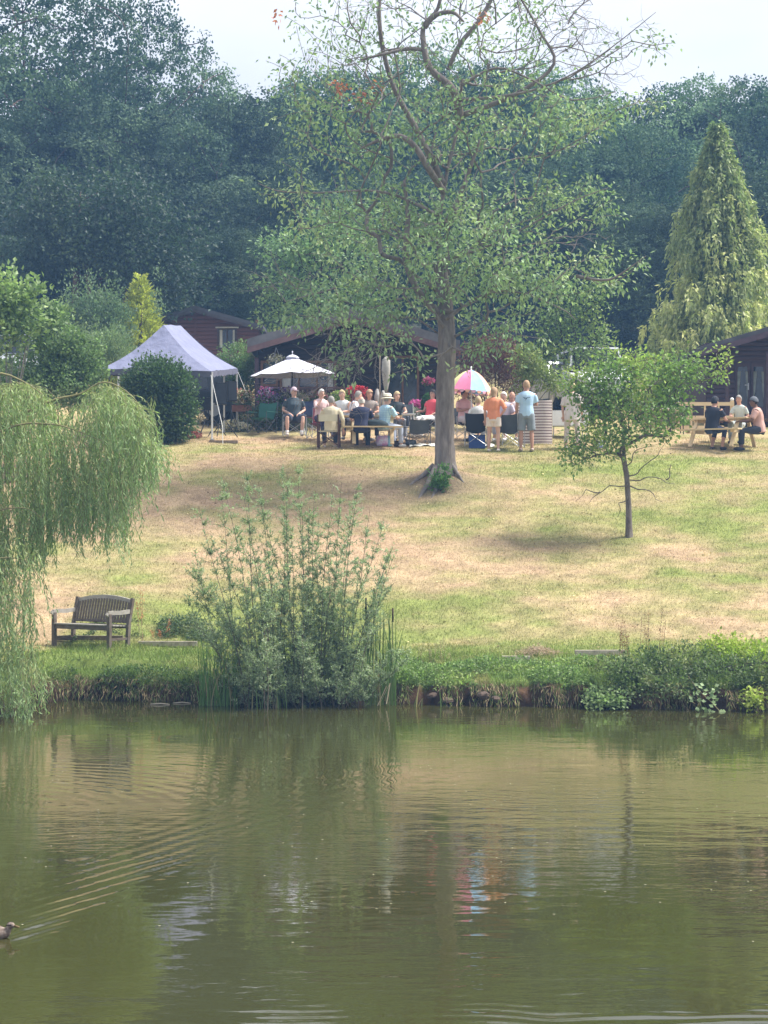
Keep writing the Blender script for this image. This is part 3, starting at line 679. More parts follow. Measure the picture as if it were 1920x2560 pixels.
# ---------------- woodland and garden plants ----------------
def wood_tree_mesh(seed, h, wdt, n_, kind):
    """one woodland tree: trunk, limbs, leafy crown; its foot at the origin"""
    lobes = []
    for i in range(17):
        z = h * (.20 + .76 * (i + .5) / 17); a_ = i * 2.4 + seed; k = (1 - abs(z / h - .52) * 1.25)
        rr_ = wdt * (.20 + .30 * random.random()) * max(.45, k)
        lobes.append((math.cos(a_) * wdt * .52 * k, math.sin(a_) * wdt * .52 * k, z, rr_ * 1.25, rr_ * 1.25, rr_ * .85))
    lobes.append((0, 0, h * .9, wdt * .33, wdt * .33, h * .12))
    nk = n_ // 16
    vol = np.array([l[3] for l in lobes]) ** 2; k = rng.choice(len(lobes), nk, p=vol / vol.sum()); Lb = np.array(lobes)[k]
    kk_ = k; u = norm(rng.normal(size=(nk, 3))); bq_ = fbm(u[:, 0] * 2.4 + k * 3.1, u[:, 1] * 2.4 + u[:, 2] * 2.2, 1.5, seed, 2)[:, None]; rad = (1 - .22 * rng.random((nk, 1)) ** 2) * (.72 + .56 * bq_)
    Pc = Lb[:, :3] + u * rad * Lb[:, 3:6]
    if kind == 0: kp = rng.random(nk) > np.clip((Pc[:, 2] / h - .55) / .2, 0, 1) * .72; Pc = Pc[kp]; u = u[kp]; kk_ = kk_[kp]; nk = len(Pc)
    P = np.repeat(Pc, 16, 0) + rng.normal(size=(nk * 16, 3)) * [.24, .24, .13]
    D = rng.normal(size=P.shape); NN = norm(np.repeat(u, 16, 0) + rng.normal(size=P.shape) * .45)
    tone = np.clip((fbm(P[:, 0] + P[:, 2] * .6, P[:, 1] - P[:, 2] * .4, .4, seed, 3)[:, None] - .5) * 2.0 + .42, 0, 1)
    A, B = {0: ((.034, .066, .048), (.14, .21, .11)), 1: ((.045, .09, .058), (.19, .27, .14)), 2: ((.028, .05, .04), (.10, .145, .08))}[kind]
    c = (np.array(A) * (1 - tone) + np.array(B) * tone) * np.exp(rng.normal(size=(len(P), 1)) * .12) * np.exp(np.repeat(rng.normal(size=(17 + 1,)) * .30, 1)[np.repeat(kk_, 16)])[:, None]
    V, F, cc = leaves(P, D, rng.uniform(.15, .26, len(P)), rng.uniform(.11, .17, len(P)), c, .12, N=NN)
    cm = np_mesh('woodland_crown', V, F, LEAFW, False, cc)
    tr = np.array([(0, 0, -.3), (.05, 0, h * .2), (-.1, .1, h * .4), (.1, 0, h * .6), (0, .05, h * .8)]); pts = Pc[rng.choice(nk, 150)]
    nd_, pr_, tp_ = grow(tr[0], tr, pts, 1.0, .1, .12); r_, _k = radii(nd_, pr_, wdt * .075, .03)
    V, F = wood(nd_, pr_, r_, 0, 6)
    tm = np_mesh('woodland_trunk', V, F, BARKR if kind == 0 else BARKD, True)
    return cm, tm
random.seed(3)
proto = [wood_tree_mesh(11, 21, 9.5, 62000, 0), wood_tree_mesh(23, 15, 9, 62000, 1), wood_tree_mesh(37, 16, 8.5, 56000, 2)]
PH = [21, 15, 16]
woods = [  # px, top row, distance, kind, width scale, label
    (-130, -120, 92, 0, 1.1, 'dark woodland tree cut off by the left edge of the view'),
    (60, -180, 90, 0, .9, 'tallest dark alder of the wood, above the pale shrubs at far left'),
    (235, -130, 94, 0, .85, 'tall alder with thin top, above the golden conifer'),
    (370, 10, 97, 0, .8, 'tall alder at the edge of the open sky, behind the red cabin'),
    (500, 215, 101, 0, .8, 'dark tree stepping down from the tall alders to the gap'),
    (160, 260, 86, 2, .95, 'broad dark tree low in the wood behind the weeping shrubs'),
    (420, 300, 88, 2, .9, 'dark oak directly over the red cabin roof'),
    (600, 260, 92, 2, .85, 'dark oak in the hollow between the tall alders and the cherry'),
    (-40, 330, 84, 2, .8, 'low dark tree at the far left behind the parked van'),
    (730, 240, 100, 1, .95, 'rounded woodland tree glimpsed left of the cherry crown'),
    (880, 200, 98, 1, .95, 'woodland tree right behind the left half of the cherry crown'),
    (1060, 170, 100, 1, .95, 'woodland tree right behind the cherry trunk'),
    (1230, 180, 98, 1, .9, 'woodland tree right behind the right half of the cherry crown'),
    (1420, 215, 96, 1, .9, 'green woodland tree just right of the cherry crown'),
    (1570, 330, 92, 1, .9, 'green woodland tree between the cherry and the weeping conifer'),
    (1680, 235, 99, 1, .9, 'high green tree behind the top of the weeping conifer'),
    (1850, 220, 97, 1, .9, 'dark woodland tree at the upper right corner of the wood'),
    (2030, 240, 95, 1, .9, 'woodland tree leaning in at the right edge of the view'),
    (1480, 480, 84, 2, .75, 'low dark oak behind the apple tree'),
    (1250, 440, 86, 2, .75, 'low dark oak behind the striped windbreak'),
    (1000, 440, 87, 2, .75, 'low dark oak behind the main cabin roof'),
    (760, 470, 85, 2, .75, 'low dark oak behind the parasol and maple'),
    (1640, 520, 80, 2, .7, 'low dark oak left of the weeping conifer foot'),
    (1900, 430, 82, 2, .75, 'low dark oak behind the right cabin'),
    (320, 560, 80, 2, .62, 'low dark oak behind the tip of the golden conifer'),
    (580, 590, 79, 2, .6, 'low dark oak behind the right end of the red cabin'),
    (70, 600, 77, 2, .6, 'low dark oak behind the pale shrubs on the left'),
]
for i, (px, top, Y_, k, ws, lab) in enumerate(woods):
    x = xat(px, Y_); z = gz(x, Y_); H = zat(top, Y_) - z; s = H / PH[k]
    t = thing('woodland_tree', lab, 'tree', (x, Y_, z), 0, 'trees of the wood behind the cabins')
    for nm, me in (('crown', proto[k][0]), ('trunk', proto[k][1])):
        o = link(nm, me, t); o.rotation_euler = (0, 0, i * 1.7); o.scale = (ws * max(.8, min(1.15, s)), ws * max(.8, min(1.15, s)), s)
# bare trunks seen low in the wood
for px, p1, Y_, r_ in ((185, 480, 73.5, .22), (232, 520, 73.2, .17), (262, 560, 73.8, .15), (305, 600, 73.4, .15), (365, 640, 73.8, .12)):
    x = xat(px, Y_); z = gz(x, Y_); t = thing('slender_tree', {185: 'slender tree with tall bare trunk, furthest left below the alders', 232: 'slender tree second from the left below the alders, reddish trunk', 262: 'slender tree just left of the golden conifer tip',
        305: 'slender tree right above the golden conifer', 365: 'slimmest tree near the left end of the red cabin roof'}[px], 'tree', (x, Y_, z), 0, 'slender trees under the alders')
    zt = zat(p1, Y_) - z; LN = random.uniform(-.5, .3); m_ = MB().tube([(0, 0, -.3), (LN * .15, 0, zt * .35), (LN * .6, 0, zt * .7), (LN, 0, zt)], [r_, r_ * .8, r_ * .55, r_ * .12], 8)
    m_.obj('trunk', BARKR, t, True)
    m2 = MB(); PB = []
    for k in range(9):
        z0 = zt * (.55 + .05 * k); d = Vector((math.cos(k * 2.4), math.sin(k * 2.4), .5)) * random.uniform(1.0, 2.0); q_ = Vector((LN * .8, 0, z0)); m2.tube([q_, q_ + d * .5, q_ + d], [.03, .02, .006], 5)
        PB.append(np.array(q_ + d)[None] + rng.normal(size=(620, 3)) * [.75, .6, .38])
    m2.obj('branches', BARKR, t, True); P = np.concatenate(PB)
    V, F, cc = leaves(P, rng.normal(size=P.shape) + [0, 0, .3], rng.uniform(.12, .22, len(P)), .11, leafcol(P, (.035, .06, .042), .25, (.10, .145, .08), .35, .9)); link('crown', np_mesh('crown', V, F, LEAF, False, cc), t)

def gp(px, Y_): x = xat(px, Y_); return (x, Y_, gz(x, Y_))
# maple behind the cherry, lower left of its crown
bb_ = gp(800, 64)
make_tree('maple_tree', 'bluish-green layered maple behind the left side of the cherry', 'tree', bb_, [Vector(bb_), at(800, 900, 64), at(800, 780, 64), at(805, 650, 64)],
    [lob(800, 560, 64, 90, 40), lob(760, 620, 64, 130, 45), lob(850, 640, 64, 130, 60), lob(730, 700, 64, 100, 40), lob(800, 740, 64, 160, 45), lob(730, 790, 64, 90, 36), lob(850, 830, 64, 120, 40), lob(880, 560, 64, 90, 60)],
    650, 9, .2, .15, .10, (.15, .24, .12), (.25, .34, .15), .4, .15, BARKD, .1, step=.5, clump=.9)
bb_ = gp(1440, 58)
make_tree('hazel_tree', 'loose hazel right of the cherry, behind the standing woman in stripes', 'tree', bb_, [Vector(bb_), at(1442, 1000, 58), at(1440, 920, 58), at(1435, 860, 58)],
    [lob(1440, 880, 58, 95, 60), lob(1390, 800, 58, 70, 50), lob(1470, 760, 58, 60, 60), lob(1400, 730, 58, 50, 40), lob(1510, 720, 58, 24, 40), lob(1500, 850, 58, 40, 50), lob(1350, 880, 58, 55, 40)],
    430, 9, .15, .11, .08, (.14, .21, .08), (.28, .35, .12), .4, .10, BARKD, .1, step=.4, clump=1.3)
# golden weeping conifer
cb = gp(1795, 64); ct = thing('weeping_conifer', 'tall drooping conifer with gold-tipped sprays behind the right cabin', 'conifer', cb)
H = zat(318, 64) - cb[2]; Pq = []; Dq = []; Cq = []
# wide weeping sprays hang from arching boughs
for i in range(430):
    u = rng.random() ** .85; a_ = rng.uniform(0, 2 * PI); rad = (.05 + 2.75 * (1 - u) ** .75) * rng.uniform(.62, 1.16); z = H * u; d = np.array([math.cos(a_), math.sin(a_), 0]); side = np.array([-math.sin(a_), math.cos(a_), 0]); tone = rng.uniform(.35, 1)
    for j in range(int(9 + 5 * (1 - u))):
        f = rng.uniform(.35, 1.05); p0 = d * rad * f + side * rng.normal() * (.10 + .22 * (1 - u)) + np.array([0, 0, z + .22 - .34 * f * f + rng.normal() * .04]); m_ = 16; tt = np.linspace(0, 1, m_)[:, None]; L_ = rng.uniform(.3, .8)
        P = p0 + d * tt * .14 + np.array([0, 0, -1]) * L_ * tt ** 1.3 + rng.normal(size=(m_, 3)) * .035
        Pq.append(P); Dq.append(d * .5 * (1 - tt) + np.array([0, 0, -1]) * (.4 + tt) + rng.normal(size=(m_, 3)) * .4)
        gold = np.clip(1.35 - u * 1.1, .35, 1) * np.clip((f - .3) * 2.2, 0, 1) * tone; g_ = gold * (1 - tt * .45)
        Cq.append((np.array([.15, .23, .10]) * (1 - g_) + np.array([.78, .74, .30]) * g_) * np.exp(rng.normal(size=(m_, 1)) * .2))
P = np.concatenate(Pq); D = np.concatenate(Dq); c = np.concatenate(Cq)
V, F, cc = leaves(P, D, rng.uniform(.13, .24, len(P)), rng.uniform(.05, .09, len(P)), c, .1)
link('crown', np_mesh('crown', V, F, LEAF, False, cc), ct); MB().tube([(0, 0, -.2), (0, 0, H * .5), (.02, 0, H * .97)], [.28, .15, .03], 8).obj('trunk', BARKD, ct, True)
# golden upright conifer on the left
cb = gp(352, 66); ct = thing('golden_conifer', 'small pointed yellow conifer beside the red cabin', 'conifer', cb); H = zat(693, 66) - cb[2]; Pq = []; Dq = []; Cq = []
for i in range(2100):
    u = 1 - rng.random() ** .62; a_ = rng.uniform(0, 2 * PI); rad = (.01 + 1.45 * max(0, 1 - u) ** 1.0) * (1 + .2 * math.sin(a_ * 6 + u * 23)) * rng.uniform(.6, 1.05)
    p = np.array([math.cos(a_) * rad, math.sin(a_) * rad, H * u]); m_ = 9; d = np.array([math.cos(a_), math.sin(a_), .9])
    Pq.append(p + rng.random((m_, 1)) * d * .16 + rng.normal(size=(m_, 3)) * .03); Dq.append(np.tile(d, (m_, 1)) + rng.normal(size=(m_, 3)) * .4)
    g_ = rng.uniform(.35, 1); Cq.append((np.array([.15, .19, .04]) * (1 - g_) + np.array([.56, .57, .12]) * g_) * np.exp(rng.normal(size=(m_, 1)) * .18))
P = np.concatenate(Pq); V, F, cc = leaves(P, np.concatenate(Dq), rng.uniform(.09, .16, len(P)), rng.uniform(.04, .06, len(P)), np.concatenate(Cq), .1)
link('crown', np_mesh('crown', V, F, LEAF, False, cc), ct); MB().tube([(0, 0, -.2), (0, 0, H * .95)], [.1, .02], 7).obj('trunk', BARKD, ct, True)

bush('laurel_bush', 'large rounded dark laurel in front of the pop-up gazebo', 'bush', gp(400, 50.8), [lob(385, 960, 50.8, 70, 66), lob(420, 1000, 50.8, 72, 100), lob(380, 1030, 50.8, 66, 75), lob(350, 990, 50.9, 48, 80), lob(440, 1050, 50.7, 48, 56)],
     19000, .085, .055, (.07, .115, .05), (.115, .17, .06), .35, .25, .5, .3, clump=2)
bush('shrub', 'grey-green shrub with upright shoots left of the golden conifer', 'bush', gp(250, 64), [lob(215, 800, 64, 50, 60), lob(255, 790, 64, 55, 60), lob(300, 810, 64, 40, 50), lob(240, 850, 64, 80, 60), lob(180, 790, 64, 30, 40), lob(395, 760, 64, 12, 40)],
     10000, .10, .05, (.13, .19, .11), (.19, .25, .13), .3, .2, .4, .9, spike=1.1)
bush('shrub', 'bright leafy shrub with big pale leaves at the far left', 'bush', gp(20, 46), [lob(40, 770, 46, 50, 60), lob(90, 745, 46, 24, 30), lob(-10, 830, 46, 70, 70), lob(5, 740, 46, 30, 40), lob(120, 790, 46, 20, 24), lob(-60, 780, 46, 60, 80), lob(60, 830, 46, 26, 20)],
     3600, .13, .10, (.21, .29, .12), (.36, .44, .19), .4, .2, .6, .5, stems=12, spike=.5, stemmat=BARK)
bush('shrub', 'light green viburnum between the willow and the gazebo', 'bush', gp(160, 47), [lob(150, 850, 47, 65, 70), lob(200, 900, 47, 60, 60), lob(120, 920, 47, 70, 60), lob(180, 960, 47, 80, 60), lob(230, 960, 47, 40, 60), lob(60, 960, 47, 80, 45), lob(105, 990, 47, 120, 50), lob(140, 790, 47, 24, 26)],
     15000, .085, .06, (.17, .24, .11), (.29, .36, .16), .35, .22, .5, .4, stems=10, spike=.35)
bush('shrub', 'dark low shrub under the parked van at the far left', 'bush', gp(-10, 48), [lob(-20, 960, 48, 90, 60), lob(50, 930, 48, 50, 36), lob(-80, 930, 48, 80, 60)], 6000, .08, .06, (.10, .15, .07), (.18, .24, .1), .3, .25, .5, .3)
bush('shrub', 'feathery pale shrub tucked behind the left eave of the gazebo', 'bush', gp(275, 56), [lob(270, 870, 56, 50, 40), lob(300, 890, 56, 45, 50), lob(240, 900, 56, 46, 50), lob(200, 905, 56, 30, 40)], 7000, .11, .025, (.17, .23, .12), (.27, .33, .17), .35, .2, .5, .8, spike=.35)
bush('shrub', 'soft green rounded shrub behind the right side of the gazebo', 'bush', gp(592, 58.5), [lob(590, 905, 58.5, 44, 50), lob(615, 930, 58.5, 34, 48), lob(570, 950, 58.5, 36, 50), lob(620, 975, 58.5, 30, 40)], 7000, .08, .04, (.14, .21, .09), (.23, .3, .13), .35, .2, .5, .5)
bush('red_maple', 'dark red japanese maple behind the rainbow parasol', 'shrub', gp(1235, 54.5), [lob(1200, 900, 54.5, 60, 44), lob(1270, 910, 54.5, 60, 46), lob(1240, 870, 54.5, 62, 34), lob(1290, 960, 54.5, 40, 50), lob(1180, 960, 54.5, 45, 50)],
     11000, .075, .03, (.12, .05, .045), (.22, .11, .08), .4, .3, .6, 0, droop=.4)
bush('shrub', 'yellow-green shrub hanging over the camper behind the standing man', 'bush', gp(1310, 53.5), [lob(1320, 900, 53.5, 36, 34), lob(1345, 935, 53.5, 36, 26), lob(1390, 960, 53.5, 32, 16), lob(1300, 955, 53.5, 18, 30)],
     2400, .10, .055, (.19, .23, .08), (.32, .35, .12), .4, .25, .7, .1, droop=.4)
bush('bramble', 'thick bramble thicket with hanging sprays over the right bank', 'bramble', gp(1700, 32.9), [lob(1540, 1690, 32.6, 56, 46), lob(1620, 1672, 32.9, 84, 48), lob(1720, 1666, 33.0, 90, 58), lob(1820, 1696, 32.5, 104, 52), lob(1910, 1700, 32.3, 70, 60), lob(1990, 1690, 32.2, 90, 70), lob(1510, 1735, 32.35, 40, 22), lob(1700, 1710, 32.4, 120, 36), lob(1590, 1720, 32.4, 60, 34)],
     15000, .055, .038, (.11, .15, .06), (.22, .24, .10), .4, .3, .6, .2, clump=2.5, stems=30)
bush('bramble', 'fresh yellow-green sprays along the top of the right bank thicket', 'bramble', gp(1860, 33.6), [lob(1870, 1640, 33.3, 90, 30), lob(1800, 1625, 33.4, 50, 22), lob(1895, 1742, 31.7, 26, 14), lob(1875, 1752, 31.6, 16, 12)], 2300, .07, .05, (.26, .34, .06), (.4, .45, .1), .4, .2, .6, .2)
bush('bramble', 'pale-leaved bramble spray touching the water under the thicket', 'bramble', gp(1510, 32.4), [lob(1510, 1755, 32.1, 44, 14), lob(1545, 1745, 32.1, 26, 14), lob(1490, 1740, 32.2, 18, 14)], 800, .06, .045, (.2, .27, .12), (.3, .36, .16), .5, .2, .7, .1, stems=3)
sp = thing('bramble_spray', 'single round-leaved spray hanging to the water at the lower right', 'bramble', at(1760, 1700, 32)); s0 = at(1760, 1700, 32)
q = [at(1720, 1690, 32.2), at(1745, 1725, 31.9), at(1775, 1752, 31.7), at(1800, 1778, 31.5)]; MB().tube([x - s0 for x in q], .006, 5).obj('stem', STEMY, sp)
P = np.array([np.array(at(x + rng.normal() * 4, y + rng.normal() * 4, 31.7)) - np.array(s0) for x, y in ((1745, 1722), (1735, 1735), (1728, 1748), (1760, 1742), (1752, 1756), (1775, 1748), (1784, 1757), (1768, 1772), (1760, 1775), (1795, 1772), (1803, 1780), (1740, 1712), (1782, 1735), (1791, 1722), (1778, 1728), (1770, 1738), (1755, 1768), (1788, 1765)) for _ in range(2)])
V, F, cc = leaves(P, rng.normal(size=P.shape) * [1, .4, .4], .09, .07, leafcol(P, (.24, .33, .15), .15), .1, N=np.tile([0, -.8, .7], (len(P), 1)))
link('leaf', np_mesh('leaf', V, F, LEAF, False, cc), sp)['kind'] = 'stuff'
bush('weed', 'small leafy green shoot growing against the cherry trunk foot', 'weed', gp(1100, 45.2), [lob(1098, 1205, 45.2, 22, 14), lob(1112, 1186, 45.3, 10, 18)], 700, .07, .05, (.10, .2, .05), (.2, .3, .08), .4, .2, .8, .5, stems=3)
# tall dock and grasses
def stalks(name, label, px, top, Y_, n_, wpx, col, h=.012, cat='weed'):
    b_ = Vector(gp(px, Y_)); t = thing(name, label, cat, b_); m_ = MB(); P = []
    for i in range(n_):
        x = random.gauss(0, wpx / FPX * Y_); e = Vector((x + random.gauss(0, .06), random.gauss(0, .1), zat(top + random.uniform(0, 60), Y_) - b_.z))
        m_.tube([(x * .5, 0, -.02), Vector((x * .8, 0, 0)) + e * .5 * .6, e], [.005, .004, .002], 4)
        for k in range(60): u = random.uniform(.45, 1); P.append(Vector((x * .7, 0, 0)) * (1 - u) + e * u + Vector((random.gauss(0, .018), random.gauss(0, .018), 0)))
    m_.obj('stalk', mat('dry_stalk', (.28, .2, .12), .9), t); P = np.array(P)
    V, F, cc = leaves(P, rng.normal(size=P.shape) + [0, 0, .5], .028, h, leafcol(P, col, .3)); link('seed_head', np_mesh('seed_head', V, F, LEAF, False, cc), t)['kind'] = 'stuff'
stalks('dock', 'rusty dock stalks standing left in the right bank thicket', 1560, 1540, 33.6, 6, 12, (.22, .11, .06))
stalks('dock', 'second clump of rusty dock stalks, right of the first in the thicket', 1625, 1520, 33.6, 6, 14, (.24, .12, .07))
stalks('dock', 'thin red dock plant growing right of the bench', 360, 1465, 36.4, 3, 5, (.5, .14, .07))
stalks('dock', 'low reddish weed further right of the bench', 395, 1530, 36.4, 3, 18, (.45, .16, .09))
stalks('weed', 'pale feathery grass on the bank left of the molehill', 1085, 1590, 34.2, 9, 26, (.36, .33, .18))

# ---------------- grass ----------------
def blades(name, X, Y, hgt, wid, col, kind='stuff', lean=.5, label=None, cat='grass'):
    n_ = len(X); Z = G(X, Y); a_ = rng.uniform(0, PI, n_); dx = np.cos(a_) * wid; dy = np.sin(a_) * wid; lx = rng.normal(size=n_) * hgt * lean; ly = rng.normal(size=n_) * hgt * lean
    V = np.stack([np.stack([X - dx, Y - dy, Z - .01], 1), np.stack([X + dx, Y + dy, Z - .01], 1), np.stack([X + lx, Y + ly, Z + hgt], 1)], 1).reshape(-1, 3)
    F = np.arange(3 * n_).reshape(-1, 3); o = link(name, np_mesh(name, V, F, GRASS, False, np.repeat(col, 3, 0), n=3))
    return props(o, label, cat, None, kind)
n_ = 210000
Y = 33.2 + 18.8 * rng.random(n_) ** .9; X = rng.uniform(-1, 1, n_) * Y * .215
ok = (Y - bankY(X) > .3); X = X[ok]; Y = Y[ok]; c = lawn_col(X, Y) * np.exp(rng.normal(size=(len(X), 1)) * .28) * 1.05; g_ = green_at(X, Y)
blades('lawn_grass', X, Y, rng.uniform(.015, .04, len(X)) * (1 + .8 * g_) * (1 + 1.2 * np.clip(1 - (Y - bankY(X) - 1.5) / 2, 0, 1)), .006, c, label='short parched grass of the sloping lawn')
n_ = 52000
X = rng.uniform(-6.6, 7.4, n_); by = bankY(X); s = rng.random(n_) ** 1.7 * 3.8 + .28; Y = by + s; tuft = fbm(X, Y, 1.6, 77, 3); ok = rng.random(n_) < np.clip((tuft - .30) * 3.2, .1, 1); X = X[ok]; Y = Y[ok]; s = s[ok]
c = np.array([.215, .29, .085]) * np.exp(rng.normal(size=(len(X), 1)) * .3); dr = (fbm(X, Y, 1.2, 91, 2) > .6)[:, None]; c = np.where(dr, c * .4 + np.array([.36, .3, .14]) * .6, c)
blades('bank_grass', X, Y, rng.uniform(.03, .10, len(X)) * (.5 + 2.6 * np.clip(fbm(X, Y, 2.2, 83, 3) - .35, 0, 1) * 2) * (1.15 - .25 * np.clip(s, 0, 3.6)), .006, c, lean=.55, label='long green grass along the lip of the bank')
n_ = 900; Y = rng.uniform(35, 50.5, n_); X = rng.uniform(-1, 1, n_) * Y * .2; P = np.stack([X, Y, G(X, Y) + .02], 1)
V, F, cc = leaves(P, rng.normal(size=P.shape) * [1, 1, .3], .06, .04, leafcol(P, (.5, .42, .22), .3, (.2, .13, .07), .5), .2); props(link('fallen_leaves', np_mesh('fallen_leaves', V, F, PETAL, False, cc)), 'scattered dry fallen leaves on the parched lawn', 'leaves', None, 'stuff')
# grass and roots hanging over the lip
n_ = 9000; X = rng.uniform(-6.2, 7.2, n_); by = bankY(X); Y = by + rng.uniform(.05, .35, n_); ok = fbm(X, 0 * X, 1.9, 15, 3) > np.where((X > .6) & (X < 3.4), .40, .42); X = X[ok]; Y = Y[ok]; Z = G(X, Y)
P = np.stack([X, Y, Z + .04], 1); D = np.tile([0, -.9, -1.], (len(P), 1)) + rng.normal(size=P.shape) * .4; c = np.where(rng.random((len(P), 1)) < .45, np.array([[.30, .23, .14]]), np.array([[.12, .17, .05]])) * np.exp(rng.normal(size=(len(P), 1)) * .3)
V, F, cc = leaves(P, D, rng.uniform(.08, .24, len(P)), .009, c, .1); o = link('hanging_grass', np_mesh('hanging_grass', V, F, GRASS, False, cc)); props(o, 'dry grass and roots hanging over the earth bank', 'grass', None, 'stuff')
# broad-leaved ground cover on the lip
def cover(name, label, px0, px1, s0_, s1_, n_, ln, col, alt, hh=.12, seed=5):
    px_ = rng.uniform(px0, px1, n_); X = (px_ - 960) / FPX * 33.2; by = bankY(X); Y = by + rng.uniform(s0_, s1_, n_); q = fbm(X, Y, 1.5, seed, 3); ok = q > .42; X = X[ok]; Y = Y[ok]; q = q[ok]
    P = np.stack([X, Y, G(X, Y) + rng.random(len(X)) * hh * (q - .3) * 4], 1); D = rng.normal(size=P.shape) + [0, -.4, .3]
    V, F, cc = leaves(P, D, ln * rng.uniform(.6, 1.3, len(P)), ln * .6, leafcol(P, col, .28, alt, .4, 2), .2); props(link(name, np_mesh(name, V, F, LEAF, False, cc)), label, 'ground cover', None, 'stuff')
cover('ground_ivy', 'leafy ground cover spilling over the earth bank right of the willow bush', 985, 1560, .2, 1.5, 15000, .055, (.17, .24, .08), (.31, .38, .13), .13)
cover('bank_weeds', 'low weeds on the bank lip below the bench', 100, 520, .12, .7, 3800, .05, (.09, .14, .045), (.2, .22, .09), .10, 9)
cover('path_weeds', 'ivy and low weeds in the ditch right of the bench', 330, 520, 3.2, 4.0, 3000, .055, (.10, .14, .07), (.22, .25, .14), .16, 12)
cover('path_weeds', 'low weeds in the ditch behind and under the bench', 100, 340, 3.3, 4.0, 2000, .05, (.09, .12, .05), (.2, .22, .1), .10, 14)
X = rng.normal(size=2600) * .24 + xat(1345, 34.9); Y = 34.9 + rng.normal(size=2600) * .2
P = np.stack([X, Y, G(X, Y) + .12 * np.exp(-((X - xat(1345, 34.9)) / .3) ** 2) * rng.random(2600)], 1); V, F, cc = leaves(P, rng.normal(size=P.shape) * [1, 1, .5], .09, .010, leafcol(P, (.36, .27, .2), .3))
props(link('dead_grass_heap', np_mesh('dead_grass_heap', V, F, GRASS, False, cc)), 'small heap of grey dead grass on the green bank', 'grass heap', None, 'stuff')
# edging timbers of the path along the bank
for (px, Y_, L_, rz, lab) in ((420, 36.0, 1.1, -.03, 'thin pale edging timber lying right of the bench'), (1500, 34.3, .9, .05, 'grey edging timber half buried near the bramble'), (1290, 34.2, .5, -.1, 'short weathered timber on the bank path'), (222, 36.55, 1.3, 0, 'dark sleeper edging the ditch behind the bench')):
    p = gp(px, Y_); t = MB().box((0, 0, 0), (L_, .09, .09)).obj('edging_timber', mat('old_timber', (.16, .13, .1), .9, .35, 12, .004, 60) if px == 222 else mat('pale_timber', (.4, .35, .28), .9, .3, 12, .004, 60)); t.location = (p[0], p[1], p[2] + .06); t.rotation_euler = (0, 0, rz); props(t, lab, 'timber')
# stones and clods in the earth bank
rm = mat('bank_stone', (.12, .085, .065), .9, .35, 9, .01, 25)
ORD = ['first', 'second', 'third', 'fourth', 'fifth', 'sixth', 'seventh']
for i, px_ in enumerate((1082, 1120, 1205, 1236)):
    x = xat(px_, 32.9); y = float(bankY(np.array([x]))[0]) + .12
    m_ = MB(); s_ = random.uniform(.06, .13); m_.ball((0, 0, 0), s_, 7, 5, (random.uniform(1, 1.8), 1, random.uniform(.5, .8))); m_.v = [tuple(c_ * random.uniform(.85, 1.15) for c_ in v_) for v_ in m_.v]
    o = m_.obj('bank_stone', rm); o.location = (x, y, random.uniform(.08, .26)); o.rotation_euler = (0, random.uniform(-.3, .3), random.uniform(0, 3))
    props(o, ORD[i] + ' from the left of the brown stones in the bare earth bank', 'stone', 'stones in the earth bank')
for px_, py_, L_, rz in ((400, 1762, .33, .03), (455, 1759, .3, -.05)):
    p = at(px_, py_, 3.3 * FPX / (py_ - 1280)); t = MB().tube([(-L_ / 2, 0, 0), (0, .02, .012), (L_ / 2, 0, 0)], [.012, .014, .008], 6).obj('floating_stick', mat('pale_timber', (.4, .35, .28)), None, True); t.location = (p.x, p.y, .006)
    props(t, 'pale stick floating below the bench bank, ' + ('the left of two' if px_ == 400 else 'the right of two'), 'stick')
# ---------------- cabins ----------------
LOGR = mat('log_red', (.16, .062, .045), .75, .25, 5, .004, 30, stretch=(.3, 1, 1))
LOGD = mat('log_dark', (.042, .032, .032), .75, .3, 5, .004, 30, stretch=(.3, 1, 1))
LOGP = mat('log_purple', (.075, .045, .052), .7, .25, 5, .004, 30, stretch=(.3, 1, 1))
FELT = mat('roof_felt', (.15, .145, .14), .95, .25, 3, .006, 50)
FASC = mat('fascia_brown', (.16, .095, .085), .7, .25, 4, .003, 30)
FRAMEB = mat('frame_brown', (.22, .115, .07), .6, .2, 6)
GLASS = mat('dark_glass', (.012, .016, .018), .06, .2, 2, spec=.6)
CURT = mat('curtain_white', (.72, .72, .68), .9, .08, 9, .01, 14)
DECK = mat('deck_wood', (.12, .075, .055), .8, .3, 6, .003, 30)
WHITE = mat('white_paint', (.78, .78, .77), .5, .05)
METAL = mat('grey_metal', (.45, .46, .47), .35, .1, metal=.6)
BLACK = mat('black_plastic', (.018, .018, .02), .5, .2)
PINE = mat('new_pine', (.62, .47, .27), .65, .18, 5, .002, 40, col2=(.72, .57, .36), stretch=(.4, 1, 1))
_pl = {}
def plank_mesh(m_, hgt):
    k = (m_.name, round(hgt, 3))
    if k not in _pl:
        b = MB(); b.prism([(0, 0)] * 0 or [(-.5, -hgt / 2 + .006), (.5, -hgt / 2 + .006), (.5, hgt / 2 - .006), (-.5, hgt / 2 - .006)], 0, .03)
        b = MB(); n_ = []; pr = [(0.03, -hgt / 2 + .004), (-.004, -hgt / 2 + .010), (-.018, -hgt / 4), (-.018, hgt / 4), (-.004, hgt / 2 - .010), (.03, hgt / 2 - .004)]
        vs = [(x, y, z) for x in (-.5, .5) for (y, z) in pr]; q = len(pr)
        b.add(vs, [tuple(range(q)), tuple(reversed(range(q, 2 * q)))] + [((i + 1) % q, i, q + i, q + (i + 1) % q) for i in range(q)])
        _pl[k] = b.mesh('plank', m_)
    return _pl[k]
